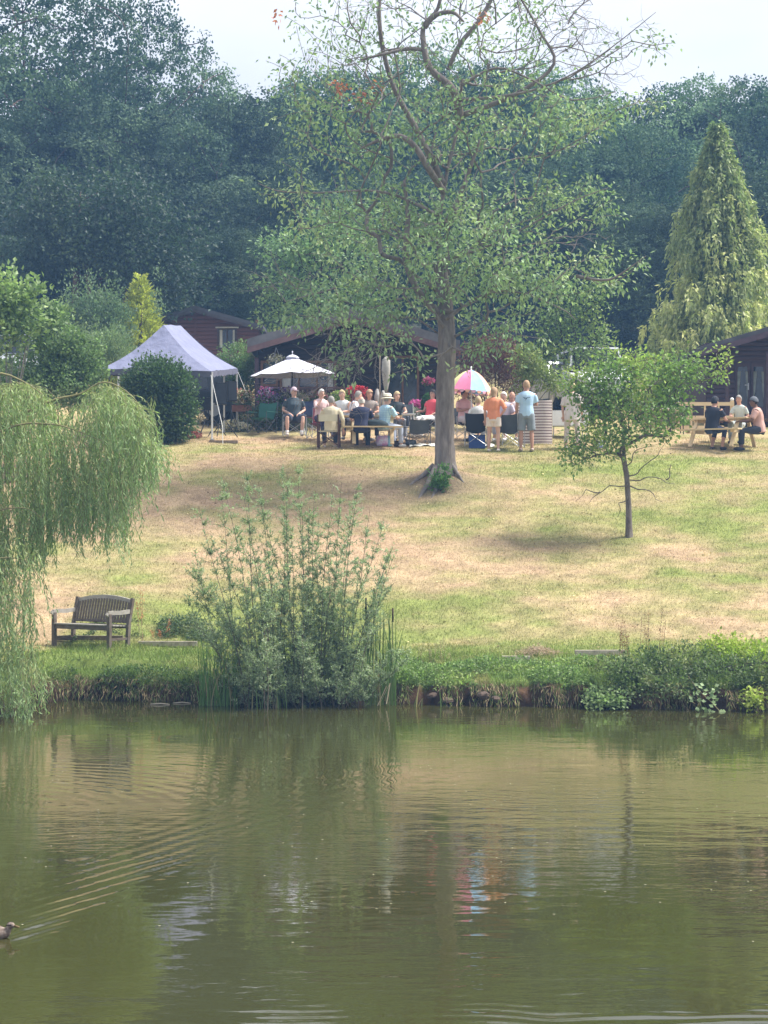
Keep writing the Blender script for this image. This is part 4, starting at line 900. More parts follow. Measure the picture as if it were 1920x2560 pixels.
def log_wall(parent, x0, x1, z0, z1, y, m_, course=.15, gable=None, holes=(), joint=None, ry=0):
    """boards laid one over the other between x0 and x1 (parent space), cut by a gable line and by openings"""
    w_ = MB().box(((x0 + x1) / 2, y + .06, (z0 + z1) / 2), (x1 - x0, .06, z1 - z0)).obj('wall', m_, parent); me = plank_mesh(m_, course)
    z = z0 + course / 2
    top = z1 if gable is None else gable(None)
    while z < top - .02:
        a_, b_ = x0, x1
        if gable is not None: a_, b_ = gable(z + course * .3); a_ = max(a_, x0); b_ = min(b_, x1)
        if b_ - a_ > .15:
            segs = [(a_, b_)]
            for (hx0, hx1, hz0, hz1) in holes:
                if hz0 - course * .3 < z < hz1 + course * .3:
                    ns = []
                    for (p, q) in segs:
                        if hx0 > p: ns.append((p, min(q, hx0)))
                        if hx1 < q: ns.append((max(p, hx1), q))
                        if hx0 >= q or hx1 <= p: ns = ns if (p, q) in ns else ns
                    segs = [s for s in ns if s[1] - s[0] > .05]
            for (p, q) in segs:
                o = link('plank', me, w_, ((p + q) / 2, y + random.uniform(-.002, .002), z)); o.scale = (q - p - .006, 1, 1)
        z += course
    if gable is not None:
        pts = [(x0, z1), (x1, z1)]
        k = 8; r_ = [(gable(z1 + (top - .03 - z1) * i / k)[1], z1 + (top - .03 - z1) * i / k) for i in range(k + 1)]; l_ = [(gable(z1 + (top - .03 - z1) * i / k)[0], z1 + (top - .03 - z1) * i / k) for i in range(k + 1)]
        MB().prism([(max(p[0], x0), p[1]) for p in reversed(l_)] + [(min(p[0], x1), p[1]) for p in r_], y + .04, y + .09).obj('gable', m_, w_)
    return w_
def window(parent, x0, x1, z0, z1, y, fm, curtains=(), mull=1, gm_=None, open_=None):
    wd = MB().box(((x0 + x1) / 2, y + .035, (z0 + z1) / 2), (x1 - x0, .02, z1 - z0)).obj('window', gm_ or GLASS, parent); fw = .07
    f = MB()
    for x in (x0, x1): f.box((x, y - .01, (z0 + z1) / 2), (fw, .08, z1 - z0 + fw))
    for z in (z0, z1): f.box(((x0 + x1) / 2, y - .012, z), (x1 - x0 - fw - .004, .078, fw))
    for i in range(mull): x = x0 + (x1 - x0) * (i + 1) / (mull + 1); f.box((x, y - .008, (z0 + z1) / 2), (fw * .8, .06, z1 - z0 - fw - .004))
    f.obj('frame', fm, wd)
    for (a_, b_) in curtains:
        c = MB(); n_ = 10; vs = []
        for i in range(n_ + 1):
            x = a_ + (b_ - a_) * i / n_; yy = y + .022 - .008 * (i % 2)
            vs += [(x, yy, z0 + .04), (x, yy, z1 - .04)]
        c.add(vs, [(2 * i, 2 * i + 2, 2 * i + 3, 2 * i + 1) for i in range(n_)]); c.obj('curtain', CURT, wd)
    return wd
def gable_roof(parent, pts, y0, y1, th, m_, fm, fas=.16):
    """two roof slopes from a left eave over the ridge to a right eave, with bargeboards on the front"""
    (xl, zl), (xa, za), (xr, zr) = pts
    r_ = MB().prism([(xl, zl), (xa, za), (xr, zr), (xr, zr + th), (xa, za + th * 1.05), (xl, zl + th)], y0, y1).obj('roof', m_, parent)
    f = MB().prism([(xl, zl - fas), (xa, za - fas), (xa, za - .002), (xl, zl - .002)], y0 - .035, y0 + .02); f.obj('bargeboard', fm, r_)
    f = MB().prism([(xa, za - fas), (xr, zr - fas), (xr, zr - .002), (xa, za - .002)], y0 - .035, y0 + .02); f.obj('bargeboard', fm, r_)
    return r_
def gab(l, a_, r_):
    def f(z):
        if z is None: return a_[1]
        kl = (z - l[1]) / (a_[1] - l[1]); kr = (z - r_[1]) / (a_[1] - r_[1])
        return (l[0] + (a_[0] - l[0]) * max(0, kl), r_[0] + (a_[0] - r_[0]) * max(0, kr))
    return f

# main cabin
MC = Vector((-.95, 57, gz(-.95, 57))); t = thing('cabin', 'dark log cabin with a verandah and grey felt roof, behind the picnic party', 'cabin', MC)
def lx(px, Y_): return xat(px, Y_) - MC.x
def lz(py, Y_): return zat(py, Y_) - MC.z
pl, pa, pr_ = (lx(618, 55.4), lz(868, 55.4)), (lx(880, 55.4), lz(792, 55.4)), (lx(1150, 55.4), lz(872, 55.4))
gable_roof(t, [pl, pa, pr_], -1.6, 6.5, .24, FELT, FASC, .17)
gb = gab((pl[0] + .2, pl[1] - .02), (pa[0], pa[1] - .02), (pr_[0] - .2, pr_[1] - .02))
x0, x1 = lx(645, 57), lx(1128, 57); win = (lx(702, 57), lx(838, 57), lz(968, 57) - .1, lz(905, 57)); door = (lx(968, 57), lx(1045, 57), .35, lz(893, 57)); win2 = (lx(655, 57), lx(693, 57), lz(955, 57) - .1, lz(905, 57))
log_wall(t, x0, x1, .1, lz(885, 57), 0, LOGD, .15, gb, [win, door, win2])
MB().box((x0 + .05, 3.2, 1.4), (.1, 6.2, 2.5)).obj('side_wall', LOGD, t); MB().box((x1 - .05, 3.2, 1.4), (.1, 6.2, 2.5)).obj('side_wall', LOGD, t)
window(t, *win[:2], win[2], win[3], -.02, FRAMEB, [(lx(706, 57), lx(727, 57)), (lx(820, 57), lx(833, 57))], 2)
window(t, *win2[:2], win2[2], win2[3], -.02, FRAMEB, (), 0)
window(t, *door[:2], door[2], door[3], -.02, FRAMEB, (), 1)['label'] = 'glazed double door with brown posts'
yv = -1.35
v = MB().box(((x0 + x1) / 2, -.72, .10), (x1 - x0, 1.3, .09)).obj('verandah', DECK, t)
for i in range(9): MB().box(((x0 + x1) / 2, -1.30 + i * .145, .155), (x1 - x0, .135, .022)).obj('deck_board', DECK, v)
for px in (642, 868, 1110): MB().box((lx(px, 55.7), yv, (lz(895, 55.7) + .0) / 2 + (.1 if px == 868 else 0)), (.11, .11, lz(895, 55.7) + (.2 if px == 868 else 0))).obj('post', LOGP, t)
rl = MB(); rz1 = lz(970, 55.7)
rl.box(((lx(642, 55.7) + lx(868, 55.7)) / 2, yv, rz1), (lx(868, 55.7) - lx(642, 55.7) - .12, .09, .05)); rl.box(((lx(642, 55.7) + lx(868, 55.7)) / 2, yv, .28), (lx(868, 55.7) - lx(642, 55.7) - .12, .05, .06)); rail = rl.obj('railing', FASC, t)
bm_ = MB().box((0, 0, 0), (.075, .02, rz1 - .36)).mesh('baluster', LOGP)
xx = lx(642, 55.7) + .16
while xx < lx(866, 55.7) - .06: link('baluster', bm_, rail, (xx, yv, (rz1 + .26) / 2)); xx += .125
# finials in front of the railing: pointed white tops
cn = MB().lathe([(.028, 0), (.034, .04), (.014, .11), (.004, .2)], 7).mesh('finial', mat('finial_pale', (.6, .58, .6), .7))
for px in (655, 668, 681, 694, 706, 719): link('finial', cn, rail, (lx(px, 55.5), yv - .12, rz1 - (.42 if px < 700 else .26 if px < 800 else .12)))
# climbing plant stem on the middle post
MB().tube([(lx(868, 55.5), yv - .12, 0), (lx(872, 55.5), yv - .14, 1.3), (lx(866, 55.5), yv - .12, 2.5)], [.07, .06, .05], 7).obj('vine_stem', BARKD, t, True)

# red cabin up the hill
RC = Vector((xat(520, 75), 75, gz(xat(520, 75), 75))); t = thing('cabin', 'red-brown log cabin with low pitched roof at the edge of the wood', 'cabin', RC)
lx = lambda px, Y_: xat(px, Y_) - RC.x
lz = lambda py, Y_: zat(py, Y_) - RC.z
pl, pa, pr_ = (lx(385, 74), lz(802, 74)), (lx(487, 74), lz(772, 74)), (lx(658, 74), lz(820, 74))
gable_roof(t, [pl, pa, pr_], -1, 6, .12, mat('roof_felt_dark', (.085, .085, .095), .9, .2, 3, .005, 40), mat('fascia_dark', (.07, .06, .065), .8, .2), .13)
gb = gab((pl[0] + .1, pl[1]), (pa[0], pa[1]), (pr_[0] - .1, pr_[1])); wn = (lx(546, 75), lx(590, 75), lz(872, 75), lz(822, 75))
log_wall(t, lx(400, 75), lx(645, 75), .45, lz(822, 75), 0, LOGR, .155, gb, [wn], None)
MB().box((lx(402, 75) + .05, 2.6, 1.2), (.1, 5, 2.2)).obj('side_wall', LOGR, t); MB().box((lx(644, 75) - .05, 2.6, 1.2), (.1, 5, 2.2)).obj('side_wall', LOGR, t)
window(t, *wn, -.03, mat('frame_dark', (.08, .05, .04), .6), [(lx(549, 75), lx(556, 75)), (lx(582, 75), lx(587, 75))], 1)
MB().box((lx(568, 75), -.06, lz(819, 75)), (.9, .1, .05)).obj('window_hood', CURT, t)
MB().box((lx(522, 75), -.02, .22), (3.9, .12, .44)).obj('plinth', mat('plinth', (.42, .38, .36), .9, .15, 4), t)
MB().box((lx(488, 75), -.035, lz(860, 75)), (.07, .04, 2.4)).obj('cover_strip', LOGR, t)
# right cabin
QC = Vector((xat(1860, 56.5), 56.5, gz(xat(1860, 56.5), 56.5))); t = thing('cabin', 'purple-brown cabin with glazed double doors at the right edge', 'cabin', QC)
lx = lambda px, Y_: xat(px, Y_) - QC.x
lz = lambda py, Y_: zat(py, Y_) - QC.z
pl, pa, pr_ = (lx(1752, 55.2), lz(876, 55.2)), (lx(2030, 55.2), lz(796, 55.2)), (lx(2300, 55.2), lz(876, 55.2))
gable_roof(t, [pl, pa, pr_], -1.3, 6, .12, mat('roof_felt_dark', (.085, .085, .095)), mat('fascia_plum', (.085, .055, .07), .7, .2), .17)
gb = gab((pl[0] + .3, pl[1]), (pa[0], pa[1]), (pr_[0] - .3, pr_[1])); dr = (lx(1836, 56.5), lx(1916, 56.5), .2, lz(912, 56.5) + .05)
log_wall(t, lx(1765, 56.5), lx(2290, 56.5), .1, lz(880, 56.5), 0, LOGP, .14, gb, [dr])
MB().box((lx(1767, 56.5) + .05, 3, 1.3), (.1, 5.6, 2.3)).obj('side_wall', LOGP, t)
DG = mat('door_green', (.03, .045, .04), .5, .2)
for k, (a_, b_) in enumerate(((1838, 1874), (1878, 1914))):
    d = MB().box(((lx(a_, 56.5) + lx(b_, 56.5)) / 2, .0, (dr[2] + dr[3]) / 2), (lx(b_, 56.5) - lx(a_, 56.5), .05, dr[3] - dr[2])).obj('door', LOGP, t)
    g_ = MB().box(((lx(a_, 56.5) + lx(b_, 56.5)) / 2, -.03, (dr[2] + dr[3]) / 2 + .12), ((lx(b_, 56.5) - lx(a_, 56.5)) * .66, .016, (dr[3] - dr[2]) * .72)).obj('pane', GLASS, d)
    c = MB(); xm = lx(a_ + 5, 56.5); c.add([(xm, -.042, .75), (xm + .05, -.042, 1.0), (xm + .10, -.042, dr[3] - .25), (xm, -.042, dr[3] - .25)], [(0, 1, 2, 3)])
    xm = lx(b_ - 5, 56.5); c.add([(xm, -.042, .75), (xm - .04, -.042, 1.0), (xm - .07, -.042, dr[3] - .25), (xm, -.042, dr[3] - .25)], [(3, 2, 1, 0)]); c.obj('curtain', mat('curtain_sheer', (.2, .22, .2), .9), d)
    if k == 0:
        MB().box((lx(1870, 56.5), -.05, 1.15), (.03, .02, .2)).bar((lx(1870, 56.5), -.07, 1.19), (lx(1861, 56.5), -.07, 1.19), .02, .02).obj('door_handle', METAL, d)
for px in (1818, 1919): MB().box((lx(px, 55.4), -1.1, lz(880, 55.4) / 2), (.10, .10, lz(880, 55.4))).obj('post', LOGP, t)
v = MB().box((lx(1960, 56), -.7, .1), (4.6, 1.2, .1)).obj('verandah', DECK, t)
# pale wooden verandah fence in front of it
fb = Vector(gp(1790, 54.4)); t = thing('fence', 'pale new timber fence with two rails in front of the purple-brown cabin', 'fence', fb)
lx = lambda px: xat(px, 54.4) - fb.x
lz = lambda py: zat(py, 54.4) - fb.z
for px, top in ((1694, 1012), (1830, 1002)): p = MB().box((lx(px), 0, lz(top) / 2), (.10, .10, lz(top))).obj('post', PINE, t); MB().ball((lx(px), 0, lz(top) + .04), .055, 8, 5).obj('post_cap', WHITE, p, True)
for z, h_ in ((1010, .10), (1043, .08), (1071, .07)): MB().box(((lx(1694) + lx(1830)) / 2, -.06, lz(z)), (lx(1830) - lx(1694) + .1, .03, h_)).obj('rail', PINE, t)
for px in (1728, 1762, 1796): MB().box((lx(px), -.02, (lz(1010) + lz(1071)) / 2), (.05, .04, lz(1010) - lz(1071))).obj('baluster', PINE, t)
for px, L_ in ((1750, 1.3), (1640, .9)):
    p = gp(px, 53.6); s = MB().box((0, 0, 0), (L_, .2, .14)).obj('sleeper', PINE); s.location = (p[0], p[1], p[2] + .07); props(s, 'pale timber sleeper on the ground below the new fence' if px == 1750 else 'shorter pale sleeper behind the apple tree', 'timber')

# ---------------- the pop-up gazebo ----------------
gf = [Vector((xat(252, 51.6), 51.6, 0)), Vector((xat(527, 51.2), 51.2, 0)), Vector((xat(593, 54.4), 54.4, 0)), Vector((xat(330, 55.2), 55.2, 0))]
gbz = min(gz(p.x, p.y) for p in gf); go = Vector((gf[1].x - 1.4, 53, gz(gf[1].x - 1.4, 53))); t = thing('gazebo', 'grey-lilac pop-up gazebo with white legs beside the laurel', 'gazebo', go)
CAN = mat('gazebo_cloth', (.19, .20, .30), .75, .10, 3, .05, 4); ev = [zat(922, 51.6), zat(928, 51.2), zat(921, 54.4), zat(930, 55.2)]
E = [Vector((p.x, p.y, z)) for p, z in zip(gf, ev)]; R0 = at(409, 812, 52.7); R1 = at(452, 814, 54.0)
def patch(m_, quad, nu, nv, sag):
    b0_ = len(m_.v); A, B, D_, E_ = quad
    vs = []
    for i in range(nv + 1):
        v_ = i / nv; l_ = A.lerp(E_, v_); r_ = B.lerp(D_, v_)
        for j in range(nu + 1):
            u_ = j / nu; p = l_.lerp(r_, u_); p = p + Vector((0, 0, -sag * math.sin(PI * v_) * (1 - .25 * math.sin(u_ * PI)) + .014 * math.sin(u_ * 37 + v_ * 11) * (1 - v_) * math.sin(PI * u_) + .012 * math.sin(v_ * 23 + u_ * 9) * math.sin(PI * u_)))
            vs.append(p)
    m_.add(vs, [(i * (nu + 1) + j, i * (nu + 1) + j + 1, (i + 1) * (nu + 1) + j + 1, (i + 1) * (nu + 1) + j) for i in range(nv) for j in range(nu)])
cm = MB(); E_ = [e - go for e in E]; r0, r1 = R0 - go, R1 - go
patch(cm, (E_[0], E_[1], r0 + Vector((.001, 0, 0)), r0), 14, 10, .13); patch(cm, (E_[1], E_[2], r1, r0), 14, 10, .13); patch(cm, (E_[2], E_[3], r1, r1), 10, 8, .1); patch(cm, (E_[3], E_[0], r0, r1), 14, 10, .13)
can = cm.obj('canopy', CAN, t, True)
vm = MB()
for a_, b_ in ((0, 1), (1, 2), (2, 3), (3, 0)):
    A, B = E_[a_], E_[b_]; vs = []; n_ = 24
    nrm = Vector(((B - A).y, -(B - A).x, 0)).normalized()
    for i in range(n_ + 1):
        p = A.lerp(B, i / n_); w_ = .02 * math.sin(i * 1.9); d_ = .155 + (.03 * math.sin(i * 2.6) if a_ == 1 else 0)
        vs += [p + nrm * .012, p + nrm * (.012 + w_) + Vector((0, 0, -d_))]
    vm.add(vs, [(2 * i, 2 * i + 1, 2 * i + 3, 2 * i + 2) for i in range(n_)])
vm.obj('valance', mat('gazebo_valance', (.12, .12, .16), .8, .15, 5), can, True)
for (px, Y_, top) in ((250, 51.65, 920), (296, 55.0, 935), (530, 51.25, 930), (592, 54.4, 925), (560, 53.4, 935)):
    g_ = ground_at(px, Y_); z1 = zat(top, Y_); l = MB().bar(g_ - go + Vector((0, 0, -.02)), Vector((g_.x, g_.y, z1)) - go, .045, .045).obj('leg', WHITE, t)
    MB().box(g_ - go + Vector((0, 0, .02)), (.1, .1, .03)).obj('foot', METAL, l)
MB().tube([E_[1] + Vector((0, 0, -.1)), ground_at(556, 50.7) - go + Vector((0, 0, .45)), ground_at(557, 50.6) - go], [.008, .009, .009], 5).obj('guy_rope', WHITE, t)
MB().tube([E_[2] + Vector((0, 0, -.05)), Vector((E_[2].x + .35, E_[2].y - .2, E_[2].z - .9))], .005, 4).obj('guy_rope', WHITE, t)
def speaker(px, py0, py1, Y_, wpx, lab, rz):
    g_ = ground_at(px, Y_); t = thing('speaker_stand', 'black tripod under the ' + lab, 'stand', g_); zt = zat(py1, Y_) - g_.z
    MB().tube([(0, 0, .25), (0, 0, zt)], .018, 8).obj('pole', BLACK, t)
    for k in range(3):
        a_ = rz + k * 2.094; MB().tube([(0, 0, .62), (math.cos(a_) * .48, math.sin(a_) * .48, .0)], .013, 6).obj('leg', BLACK, t)
    s = thing('loudspeaker', lab + ' on its tripod', 'loudspeaker', (g_.x, g_.y, g_.z + zt), rz * .3)
    h_ = zat(py0, Y_) - zat(py1, Y_); w_ = wpx / FPX * Y_
    MB().box((0, 0, h_ / 2), (w_, .3, h_), None, .93).obj('cabinet', BLACK, s)
    MB().box((0, -.152, h_ / 2), (w_ * .82, .012, h_ * .9), None, .95).obj('grille', mat('grille', (.035, .04, .05), .6), s)
    MB().box((0, 0, h_ + .004), (w_ * .5, .04, .012)).obj('carry_handle', METAL, s)
speaker(552, 957, 1012, 51.9, 30, 'black loudspeaker nearer the front leg of the gazebo', .4)
speaker(578, 954, 1003, 53.2, 24, 'black loudspeaker behind the other, at the rear leg of the gazebo', 1.0)
speaker(521, 995, 1026, 52.4, 18, 'small black monitor speaker just left of the front leg', .1)
p = ground_at(559, 50.9); s = MB().box((0, 0, 0), (.76, .2, .075)).obj('wooden_sleeper', mat('sleeper_wood', (.25, .19, .15), .9, .3, 9, .003, 40)); s.location = (p.x, p.y, p.z + .03); props(s, 'grey wooden plank weighting the gazebo leg', 'timber')

# ---------------- parasols ----------------
def parasol(name, label, px, Y_, top, rim, wpx, base_px, cloths, segs, scal=0, pole_m=None, tilt=0, drop=0):
    g_ = ground_at(base_px, Y_); t = thing(name, label, 'parasol', g_); zt = zat(top, Y_) - g_.z; zr = zat(rim, Y_) - g_.z; x = xat(px, Y_) - g_.x; r_ = wpx / 2 / FPX * Y_
    pole = MB().tube([(0, 0, 0), (x * .5, 0, zt * .5), (x, 0, zt)], .02, 8).obj('pole', pole_m or METAL, t, True); MB().lathe([(.22, 0), (.22, .05), (.06, .09), (.04, .28)], 14).obj('base', BLACK, t, True)
    Mt = Matrix.Rotation(tilt, 3, 'Y')
    for s in range(segs):
        vs = []; n_ = 6
        for i in range(n_ + 1):
            u = i / n_; z = (zt - .10) + (zr - zt + .10) * u ** (1.05 if not scal else 1.9)
            for j in range(5):
                a_ = (s + j / 4) * 2 * PI / segs; rr_ = r_ * max(u, .03) * (math.cos(PI / segs) / math.cos((j / 4 - .5) * 2 * PI / segs) if u > .1 else 1) * 1.0
                dz = -.03 * math.sin(PI * j / 4) * u; q = Mt @ Vector((math.cos(a_) * rr_, math.sin(a_) * rr_, z - (zt - .1) + dz)); vs.append((x + q.x, q.y, zt - .10 + q.z))
        m_ = MB().add(vs, [(i * 5 + j, i * 5 + j + 1, (i + 1) * 5 + j + 1, (i + 1) * 5 + j) for i in range(n_) for j in range(4)])
        pn = m_.obj('canopy_panel', cloths[s % len(cloths)], t, True)
        if scal:
            for j in range(3):
                a_ = (s + (j + .5) / 3) * 2 * PI / segs; q = Mt @ Vector((math.cos(a_) * r_ * .97, math.sin(a_) * r_ * .97, zr - zt + .1)); d = MB(); R_ = .065
                up_ = Vector((0, 0, 1)); sd = Vector((-math.sin(a_), math.cos(a_), 0)); c0 = Vector((x, 0, zt - .1)) + q
                pp = [c0 + sd * R_ * math.cos(k * PI / 8 + PI) + up_ * (R_ * 1.25 * math.sin(k * PI / 8 + PI)) for k in range(9)]; d.add(pp, [tuple(range(9))]); d.obj('scallop', cloths[0] if (j + s) % 2 else mat('scallop_pink', (.75, .42, .5), .8, .1), pn)
        if not scal and s < segs:
            a_ = s * 2 * PI / segs; q = Mt @ Vector((math.cos(a_) * r_, math.sin(a_) * r_, zr - zt + .06)); MB().tube([(x, 0, zt - .13), (x + q.x, q.y, zt - .1 + q.z - .05)], .008, 4).obj('rib', METAL, t)
    if not scal: MB().lathe([(.20, -.0), (.15, .05), (.08, .085), (.02, .10), (.012, .16), (.025, .18), (.005, .21)], 12, (x, 0, zt - .13)).obj('vent_cap', cloths[0], t, True)
PARW = mat('parasol_white', (.66, .66, .76), .8, .05, 3)
parasol('parasol', 'large white parasol standing before the cabin verandah', 731, 54.0, 884, 937, 214, 729, [PARW], 8, 0, BLACK, -.03)
pc = [mat('cloth_pink', (.80, .25, .42), .8, .1), mat('cloth_blue', (.30, .55, .85), .8, .15), mat('cloth_orange', (.85, .48, .32), .8, .15), mat('cloth_yellow', (.85, .78, .38), .8, .15), mat('cloth_violet', (.5, .35, .7), .8, .1)]
parasol('parasol', 'rainbow-coloured parasol with scalloped edge, right of the cherry trunk', 1178, 51.2, 916, 978, 118, 1179, [pc[2], pc[1], pc[0], pc[4], pc[3], pc[0], pc[1], pc[2]], 8, 1, WHITE, .08)
# folded cream parasol
g_ = ground_at(957, 54.2); t = thing('folded_parasol', 'closed cream parasol between the cabin door and window', 'parasol', g_); z = lambda py: zat(py, 54.2) - g_.z
MB().tube([(-.08, 0, 0), (-.08, 0, z(888))], .022, 7).obj('pole', mat('pole_tan', (.4, .33, .24), .7), t); c = MB(); prf = [(.02, z(890)), (.11, z(900)), (.13, z(925)), (.09, z(955)), (.05, z(975)), (.03, z(980))]
c.lathe(prf, 12, (.09, 0, 0)); c.v = [(x * (1 + .06 * math.sin(i * 2.3)), y, zz) for i, (x, y, zz) in enumerate(c.v)]; c.obj('canopy', mat('cream_cloth', (.38, .365, .32), .85, .15), t, True)
MB().tube([(-.0, 0, 0), (-.0, 0, z(980))], .014, 6).obj('support', mat('pole_tan', (.4, .33, .24), .7), t)

# ---------------- striped windbreak ----------------
wk = bpy.data.materials.new('windbreak_stripe'); wk.use_nodes = True; n = wk.node_tree; bq = n.nodes['Principled BSDF']; bq.inputs['Roughness'].default_value = .8
tq = n.nodes.new('ShaderNodeTexCoord'); sx = n.nodes.new('ShaderNodeSeparateXYZ'); n.links.new(tq.outputs['Object'], sx.inputs[0])
m1 = n.nodes.new('ShaderNodeMath'); m1.operation = 'MULTIPLY'; m1.inputs[1].default_value = 1 / .075; n.links.new(sx.outputs[2], m1.inputs[0])
m2 = n.nodes.new('ShaderNodeMath'); m2.operation = 'FRACT'; n.links.new(m1.outputs[0], m2.inputs[0]); m3 = n.nodes.new('ShaderNodeMath'); m3.operation = 'GREATER_THAN'; m3.inputs[1].default_value = .68; n.links.new(m2.outputs[0], m3.inputs[0])
mq = n.nodes.new('ShaderNodeMix'); mq.data_type = 'RGBA'; mq.inputs[6].default_value = (.72, .64, .6, 1); mq.inputs[7].default_value = (.16, .08, .09, 1); n.links.new(m3.outputs[0], mq.inputs[0]); n.links.new(mq.outputs[2], bq.inputs['Base Color'])
g_ = ground_at(1345, 50.6); t = thing('windbreak', 'cream windbreak with narrow brown stripes behind the man in blue', 'windbreak', g_)
m_ = MB(); vs = []; n_ = 16; zt = zat(1000, 50.6) - g_.z; X0, X1 = xat(1296, 50.6) - g_.x, xat(1380, 50.6) - g_.x
for i in range(n_ + 1): u = i / n_; x = X0 + (X1 - X0) * u; vs += [(x, .06 * math.sin(u * PI * 2), .02), (x, .06 * math.sin(u * PI * 2), zt - .015 * math.sin(u * PI))]
m_.add(vs, [(2 * i, 2 * i + 2, 2 * i + 3, 2 * i + 1) for i in range(n_)]); m_.obj('cloth', wk, t, True)
for x in (X0, (X0 + X1) / 2, X1): MB().tube([(x, .02, -.1), (x, .02, zt + .12)], .014, 6).obj('pole', mat('pole_tan', (.4, .33, .24)), t)

# ---------------- bench by the water ----------------
bw = mat('bench_wood', (.10, .075, .055), .8, .3, 8, .003, 50, col2=(.17, .14, .115)); bg_ = mat('bench_grey', (.27, .245, .21), .85, .3, 9, .003, 50, col2=(.38, .35, .31))
bc = Vector((xat(228, 35.95), 35.95, gz(xat(228, 35.95), 35.95))); t = thing('park_bench', 'weathered wooden bench with arched slatted back facing the pond', 'bench', bc, R(-33))
Lh = .68; dp = .27
zb = lambda x: .93 - .085 * (abs(x) / Lh) ** 2
for sx_ in (-1, 1):
    MB().box((sx_ * Lh, -dp, .30), (.07, .07, .66)).obj('leg', bw, t)
    MB().bar((sx_ * Lh, dp - .03, -.03), (sx_ * Lh, dp - .0, .42), .07, .06, (1, 0, 0)).bar((sx_ * Lh, dp, .42), (sx_ * Lh, dp + .12, .90), .06, .06, (1, 0, 0)).obj('leg', bw, t)
    ar = MB()
    pts = [(sx_ * Lh, dp + .03, .66), (sx_ * Lh, .05, .645), (sx_ * Lh, -.15, .655), (sx_ * Lh, -dp - .03, .645), (sx_ * Lh, -dp - .065, .60)]
    for a_, b_ in zip(pts[:-1], pts[1:]): ar.bar(a_, b_, .075, .035, (1, 0, 0))
    ar.v = [(v_[0], v_[1], v_[2]) for v_ in ar.v]; ar.obj('armrest', bg_, t)
    MB().bar((sx_ * Lh, -dp, .16), (sx_ * Lh, dp, .16), .04, .04).obj('stretcher', bw, t)
MB().box((0, -dp, .37), (2 * Lh - .07, .035, .08)).obj('seat_rail', bw, t); MB().box((0, dp - .02, .38), (2 * Lh - .06, .035, .07)).obj('seat_rail', bw, t)
for k in range(6): MB().box((0, -dp - .01 + k * .096, .425 - .006 * k), (2 * Lh - .075, .075, .022)).obj('seat_slat', bg_, t)
n_ = 19
sm_ = MB().box((0, 0, 0), (.047, .016, 1)).mesh('back_slat', bw)
for i in range(n_):
    x = -Lh + .075 + (2 * Lh - .15) * i / (n_ - 1); z1 = zb(x) - .04; o = link('back_slat', sm_, t, (x, dp + .055, (.44 + z1) / 2), (-.24, 0, 0)); o.scale = (1, 1, (z1 - .44) * 1.02)
tr_ = MB(); n_ = 12
for i in range(n_):
    xa, xb = -Lh + .03 + (2 * Lh - .06) * i / n_, -Lh + .03 + (2 * Lh - .06) * (i + 1) / n_
    vs = []
    for x in (xa, xb):
        z = zb(x); vs += [(x, dp + .10, z - .055), (x, dp + .14, z - .055), (x, dp + .15, z + .025), (x, dp + .11, z + .025)]
    tr_.add(vs, [(0, 1, 5, 4), (1, 2, 6, 5), (2, 3, 7, 6), (3, 0, 4, 7)])
tr_.obj('top_rail', bg_, t); MB().box((0, dp + .01, .47), (2 * Lh - .06, .03, .04), Matrix.Rotation(-.24, 3, 'X')).obj('back_rail', bw, t)

# ---------------- picnic tables ----------------
def picnic(label, px, Y_, L_, rz, pm, group='pub style picnic tables'):
    g_ = ground_at(px, Y_); t = thing('picnic_table', label, 'picnic table', g_, rz, group)
    for k in range(5): MB().box((0, -.29 + k * .145, .735), (L_, .135, .035)).obj('top_plank', pm, t)
    for s in (-1, 1):
        for k in range(2): MB().box((0, s * (.64 + k * .125), .44), (L_, .115, .035)).obj('seat_plank', pm, t)
        x = s * (L_ / 2 - .28)
        for q in (-1, 1): MB().bar((x, q * .66, 0), (x, q * .26, .715), .045, .095, (1, 0, 0)).obj('leg', pm, t)
        MB().box((x + s * .048, 0, .40), (.04, 1.52, .09)).obj('crossbeam', pm, t); MB().box((x + s * .048, 0, .68), (.04, .66, .07)).obj('top_batten', pm, t)
    return t
picnic('new pine picnic table crowded with guests, left of the cherry trunk', 930, 50.4, 1.55, R(3), PINE)
picnic('pale picnic table with two men in caps, at the right edge of the lawn', 1806, 50.0, 1.75, R(-38), PINE)

